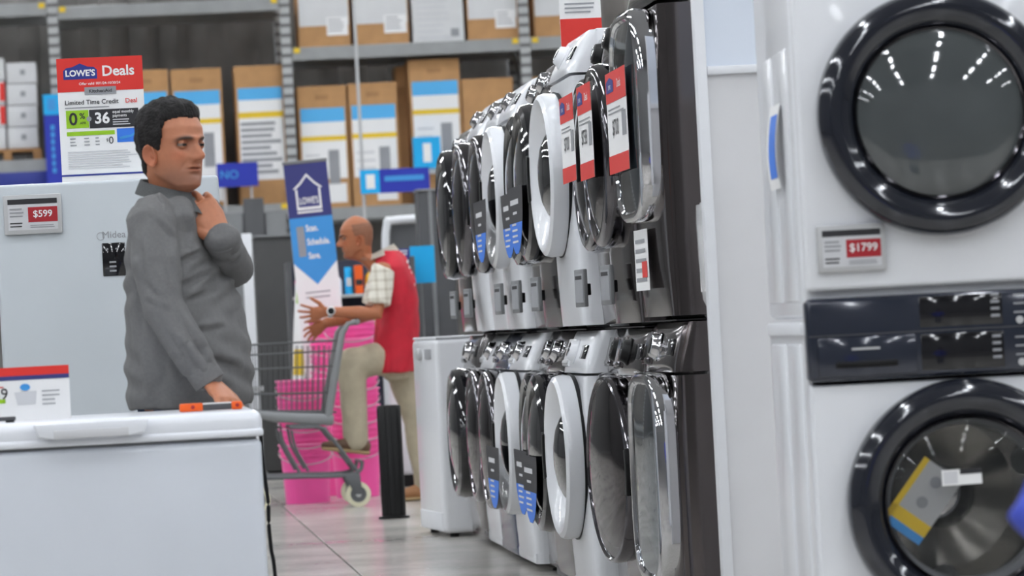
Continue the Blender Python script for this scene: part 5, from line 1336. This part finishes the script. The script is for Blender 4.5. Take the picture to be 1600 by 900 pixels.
# basket of wires: rims, long wires and uprights on both sides and the front
for dy in (0.02, CW - 0.02):
    for y0, y1, r in ((532, 546, 0.006), (548, 562, 0.005), (572, 584, 0.004), (614, 622, 0.004), (644, 648, 0.006)):
        obj('basket_wire', tube(new_bm(), [cp_(330, y1 - 4, dy), cp_(526, y0, dy)], r, 6), 'cartgrey', cart)
    for k in range(22): obj('basket_wire', tube(new_bm(), [cp_(334 + k * 8.6, 540, dy), cp_(340 + k * 8.2, 646, dy)], 0.0028, 5), 'cartgrey', cart)
for k in range(8): obj('front_wire', tube(new_bm(), [cp_(331, 540, 0.03 + k * 0.06), cp_(338, 646, 0.03 + k * 0.06)], 0.003, 5), 'cartgrey', cart)
for k in range(9): obj('floor_wire', tube(new_bm(), [cp_(338 + k * 21, 647, 0.02), cp_(338 + k * 21, 647, CW - 0.02)], 0.003, 5), 'cartgrey', cart)
for k in range(6): obj('tray_wire', tube(new_bm(), [cp_(405, 747, 0.04 + k * 0.08), cp_(540, 744, 0.04 + k * 0.08)], 0.005, 6), 'cartgrey', cart)
# ------------------------------------------------------------------ the employee in the red vest
EY_ = 23.02
eroot = Vector((at(640, 780, EY_).x, EY_, 0))
emp = thing('person', 'bald store employee in a red vest and plaid shirt with a foot on the cart', 'person', eroot)
def ep(x, y, dy=0.0): return at(x, y, EY_ + dy) - eroot
E_SKIN = (172, 106, 72)
TOR = [((590, 645), 568, 0.175), ((590, 647), 540, 0.18), ((594, 648), 505, 0.185), ((594, 647), 470, 0.19), ((590, 643), 440, 0.195), ((588, 634), 418, 0.185), ((590, 622), 402, 0.13), ((590, 612), 392, 0.075)]
def emp_rings(g, secs=TOR, n=24):
    rs = []
    for (xl, xr), y, w in secs:
        c = ep((xl + xr) / 2, y); d = (xr - xl) / 2 / 260.0
        rs.append([c + Vector((math.cos(2 * math.pi * i / n) * (d + g), math.sin(2 * math.pi * i / n) * (w + g), 0)) for i in range(n)])
    return rs
es_n, ee_n, ew_n = ep(598, 422, -0.19), ep(590, 490, -0.25), ep(514, 487, -0.22)
es_f, ee_f, ew_f = ep(598, 422, 0.19), ep(578, 492, 0.22), ep(508, 505, 0.06)
eh_n, ek_n, ea_n = ep(612, 560, -0.055), ep(549, 566, -0.11), ep(556, 682, -0.11)
eh_f, ek_f, ea_f = ep(626, 564, 0.09), ep(648, 655, 0.10), ep(664, 750, 0.10)
soft = new_bm(); rings(soft, emp_rings(-0.02))
for a, b, c in ((es_n, ee_n, ew_n), (es_f, ee_f, ew_f)): tube(soft, [a, (a + b) / 2, b, b + (c - b) * 0.35, c], [0.056, 0.050, 0.043, 0.043, 0.028], 14, round_ends=True)
for h_, k_, a_ in ((eh_n, ek_n, ea_n), (eh_f, ek_f, ea_f)): tube(soft, [h_, k_, (k_ + a_) / 2, a_], [0.075, 0.055, 0.05, 0.036], 12, round_ends=True)
hands = new_bm()
tube(hands, [ew_n + (ee_n - ew_n).normalized() * 0.05, ew_n], [0.032, 0.028], 12, round_ends=True)
add_hand(hands, ew_n + Vector((-0.01, 0, 0)), (-1, -0.15, -0.08), (0.1, -0.3, 1.0), (-0.2, 1, 0.1), curl=(0.12, 0.18, 0.15), spread=0.24, size=1.05, thumb=1.0)
tube(hands, [ew_f + (ee_f - ew_f).normalized() * 0.05, ew_f], [0.032, 0.028], 12, round_ends=True)
add_hand(hands, ew_f, (-0.75, -0.2, -0.45), (0.0, -0.2, 1.0), (-0.3, -1, 0), curl=(0.2, 0.3, 0.3), spread=0.2, size=1.05, thumb=0.8)
EH = head_matrix(ep(561, 402), math.radians(178), math.radians(6), 1.07)
body_object(emp, soft, hands, [(EH, dict(stub=0.35, brows=True, brow=(0.015, 0.012, 0.01), grey=(0.06, 0.04, 0.03), shear=0.75))], E_SKIN)
add_eyes(emp, EH)
obj('cropped_hair', hair_mesh(EH, [(0, 0.30), (60, 0.30), (72, 0.20), (80, 0.12), (92, 0.11), (100, 0.12), (110, 0.11), (118, 0.06), (180, 0.04)], [(0.0, 0.0008), (0.16, 0.0012), (0.185, 0.0005), (0.195, -0.004), (0.24, -0.004)], rough=0.0004), mat('shaved_hair', (138, 92, 68), 0.6, var=0.12, scale=120), emp)
# plaid shirt
def plaid_material():
    m = bpy.data.materials.new('plaid_cloth'); m.use_nodes = True
    nt = m.node_tree; b = nt.nodes['Principled BSDF']; tc = nt.nodes.new('ShaderNodeTexCoord'); sp = nt.nodes.new('ShaderNodeSeparateXYZ'); nt.links.new(tc.outputs['Object'], sp.inputs[0])
    outs = []
    for ax in ('X', 'Z'):
        m1 = nt.nodes.new('ShaderNodeMath'); m1.operation = 'MULTIPLY'; m1.inputs[1].default_value = 2 * math.pi / 0.055
        m2 = nt.nodes.new('ShaderNodeMath'); m2.operation = 'SINE'; m3 = nt.nodes.new('ShaderNodeMath'); m3.operation = 'GREATER_THAN'; m3.inputs[1].default_value = 0.5
        nt.links.new(sp.outputs[ax], m1.inputs[0]); nt.links.new(m1.outputs[0], m2.inputs[0]); nt.links.new(m2.outputs[0], m3.inputs[0]); outs.append(m3)
    ad = nt.nodes.new('ShaderNodeMath'); ad.operation = 'ADD'; nt.links.new(outs[0].outputs[0], ad.inputs[0]); nt.links.new(outs[1].outputs[0], ad.inputs[1])
    dv = nt.nodes.new('ShaderNodeMath'); dv.operation = 'MULTIPLY'; dv.inputs[1].default_value = 0.5; nt.links.new(ad.outputs[0], dv.inputs[0])
    rp = nt.nodes.new('ShaderNodeValToRGB'); rp.color_ramp.elements[0].color = (*[lin(v) for v in (222, 218, 206)], 1); rp.color_ramp.elements[1].color = (*[lin(v) for v in (184, 176, 160)], 1)
    nt.links.new(dv.outputs[0], rp.inputs[0]); nt.links.new(rp.outputs[0], b.inputs['Base Color']); b.inputs['Roughness'].default_value = 0.85
    return m
pb = new_bm()
rings(pb, emp_rings(-0.008, TOR[1:]))
for a, b in ((es_n, ee_n), (es_f, ee_f)): tube(pb, [a + Vector((0.01, 0, 0.02)), a, a + (b - a) * 0.45, a + (b - a) * 0.80], [0.066, 0.074, 0.074, 0.072], 16)
shirt = obj('plaid_shirt', blend(pb, 0.010, 3, 0.004, 12), plaid_material(), emp)
rows = []; nb = ep(598, 397)
for q in np.linspace(math.pi + 0.4, math.pi * 3 - 0.4, 20):
    d = Vector((math.cos(q), math.sin(q), 0)); k = 0.5 - 0.5 * math.cos(q)
    c = nb + Vector((0, 0, 0.03 - 0.06 * k)); rows.append([c + d * 0.066, c + d * 0.07 + Vector((0, 0, 0.03)), c + d * 0.10 + Vector((0, 0, -0.01))])
obj('collar', strip(new_bm(), rows, 0.004), mat('pale_collar', (226, 222, 210), 0.8), shirt)
# vest
vb = new_bm(); rings(vb, emp_rings(0.026, [((592, 642), 582, 0.172)] + TOR[:6] + [((594, 628), 403, 0.115), ((600, 616), 391, 0.07)]))
vest = obj('vest', blend(vb, 0.010, 3, 0.007, 9, (1, 1, 0.5)), 'vest', emp)
for k in range(5):      # white lettering down the back of the vest, too blurred to read
    p = ep(633 + 2.6 * k, 409 + 9 * k, -0.10); bmn = new_bm(); tube(bmn, [p + Vector((0.016, 0, 0)), p + Vector((0.02, 0.10, 0.0))], [(0.012, 0.006)] * 2, 8, ref=(0, 0, 1)); obj('printed_letter', bmn, 'paper', vest)
# watch, trousers, belt, shoes
d = (ew_n - ee_n).normalized(); wt = obj('watch', tube(new_bm(), [ew_n - d * 0.022, ew_n + d * 0.004], [0.036, 0.035], 18), 'lgrey', emp)
bmn = new_bm(); lathe(bmn, [(0.021, -0.008), (0.021, 0.0), (0.018, 0.003)], c=(0, 0, 0), axis='y', n=20); bmesh.ops.transform(bmn, matrix=Matrix.Translation(ew_n - d * 0.01 + Vector((0, -0.038, 0.004))), verts=bmn.verts); obj('watch_face', bmn, 'gloss_black', wt)
bmn = new_bm(); lathe_open(bmn, [(0.026, -0.006), (0.020, -0.012), (0.020, 0.0), (0.026, 0.0)], axis='y', n=24); bmesh.ops.transform(bmn, matrix=Matrix.Translation(ew_n - d * 0.01 + Vector((0, -0.036, 0.004))), verts=bmn.verts); obj('watch_bezel', bmn, 'paper', wt)
tb = new_bm()
rings(tb, emp_rings(-0.008, [((598, 642), 592, 0.155), ((592, 645), 574, 0.165), ((592, 645), 548, 0.165)]))
tube(tb, [eh_n + Vector((0.03, 0, 0.0)), eh_n, eh_n + (ek_n - eh_n) * 0.6, ek_n], [0.085, 0.10, 0.100, 0.088], 18, round_ends=True)
tube(tb, [ek_n, ek_n + (ea_n - ek_n) * 0.25, ek_n + (ea_n - ek_n) * 0.65, ea_n + Vector((0, 0, -0.02))], [0.088, 0.087, 0.082, 0.077], 18, ref=(1, 0, 0), round_ends=True)
tube(tb, [eh_f, (eh_f + ek_f) / 2, ek_f, (ek_f + ea_f) / 2, ea_f + Vector((0, 0, -0.03))], [0.10, 0.088, 0.074, 0.068, 0.066], 16, round_ends=True)
obj('trousers', blend(tb, 0.012, 3, 0.009, 8, (1, 1, 0.6)), 'khaki', emp)
u_, s_ = new_bm(), new_bm(); shoe(u_, s_, ep(572, 707, -0.12), ep(503, 700, -0.14)); so = obj('shoe', blend(u_, 0.010, 2), 'leather', emp); obj('sole', s_, 'sole', so)
u_, s_ = new_bm(), new_bm(); g0 = Vector((ea_f.x + 0.03, ea_f.y, 0.014)); shoe(u_, s_, g0, g0 + Vector((-0.27, -0.03, 0))); so = obj('shoe', blend(u_, 0.010, 2), mat('tan_leather', (150, 104, 66), 0.6), emp); obj('sole', s_, 'sole', so)

# ------------------------------------------------------------------ passer-by just outside the right edge, only the blue sleeve enters the frame
BYY, CS = 5.3, 0.66
e_ = at(1579, 803, BYY)
broot = Vector((e_.x + 0.036 + 0.31 * CS, BYY, 0))
pas = thing('person', 'child in a bright blue jacket whose sleeve shows at the right edge', 'person', broot); pas.scale = (CS, CS, CS)
sh_, el, wr_ = Vector((-0.20, 0, 1.36)), Vector((-0.31, 0.03, e_.z / CS)), Vector((-0.20, -0.14, 0.92))
sh2, el2, wr2 = Vector((0.20, 0, 1.36)), Vector((0.27, 0.02, 1.08)), Vector((0.25, -0.06, 0.82))
def core(g):
    return [[Vector((math.cos(2 * math.pi * i / 20) * (w_ + g), math.sin(2 * math.pi * i / 20) * (d_ + g), z_)) for i in range(20)] for z_, w_, d_ in ((0.84, 0.16, 0.11), (0.95, 0.17, 0.12), (1.1, 0.16, 0.115), (1.28, 0.18, 0.12), (1.38, 0.18, 0.10), (1.44, 0.10, 0.075), (1.48, 0.065, 0.06))]
soft = new_bm(); rings(soft, core(-0.01))
for a, b, c in ((sh_, el, wr_), (sh2, el2, wr2)): tube(soft, [a, b, c], [0.045, 0.04, 0.028], 12, round_ends=True)
for x_ in (-0.09, 0.09): tube(soft, [(x_, 0, 0.85), (x_, -0.01, 0.47), (x_, 0.01, 0.09)], [0.08, 0.055, 0.04], 12, round_ends=True)
hands = new_bm(); add_hand(hands, wr_ + Vector((0.01, -0.01, -0.01)), (0.5, -0.6, -0.6), (0.3, -0.5, 0.8), (0.8, 0.5, 0)); add_hand(hands, wr2, (-0.1, -0.2, -1), (0, -1, 0), (-1, 0, 0))
BH = head_matrix(Vector((0, -0.02, 1.49)), math.radians(-90), 0, 1.2)
body_object(pas, soft, hands, [(BH, dict(stub=0.1))], (196, 142, 116))
add_eyes(pas, BH)
obj('hair', hair_mesh(BH, [(0, 0.18), (60, 0.17), (75, 0.1), (180, 0.03)], [(0, 0.004), (0.2, 0.015)]), 'hair', pas)
sb = new_bm(); rings(sb, core(0.012)); tube(sb, [sh_, (sh_ + el) / 2, el, (el + wr_) / 2, wr_], [0.07, 0.062, 0.058, 0.052, 0.046], 16, round_ends=True); tube(sb, [sh2, el2, wr2], [0.07, 0.06, 0.046], 16, round_ends=True)
obj('jacket', blend(sb, 0.010, 3, 0.004, 9), mat('blue_jacket_cloth', (66, 82, 190), 0.8, var=0.05), pas)
tb = new_bm(); rings(tb, core(-0.002)[:3]); [tube(tb, [(x_, 0, 0.86), (x_, -0.01, 0.47), (x_, 0.01, 0.08)], [0.10, 0.08, 0.07], 14, round_ends=True) for x_ in (-0.09, 0.09)]
obj('trousers', blend(tb, 0.012, 3), 'jeans', pas)
for x_ in (-0.09, 0.09):
    u_, s_ = new_bm(), new_bm(); shoe(u_, s_, Vector((x_, 0.05, 0.014)), Vector((x_, -0.21, 0.014))); so = obj('shoe', blend(u_, 0.010, 2), 'black', pas); obj('sole', s_, 'sole', so)
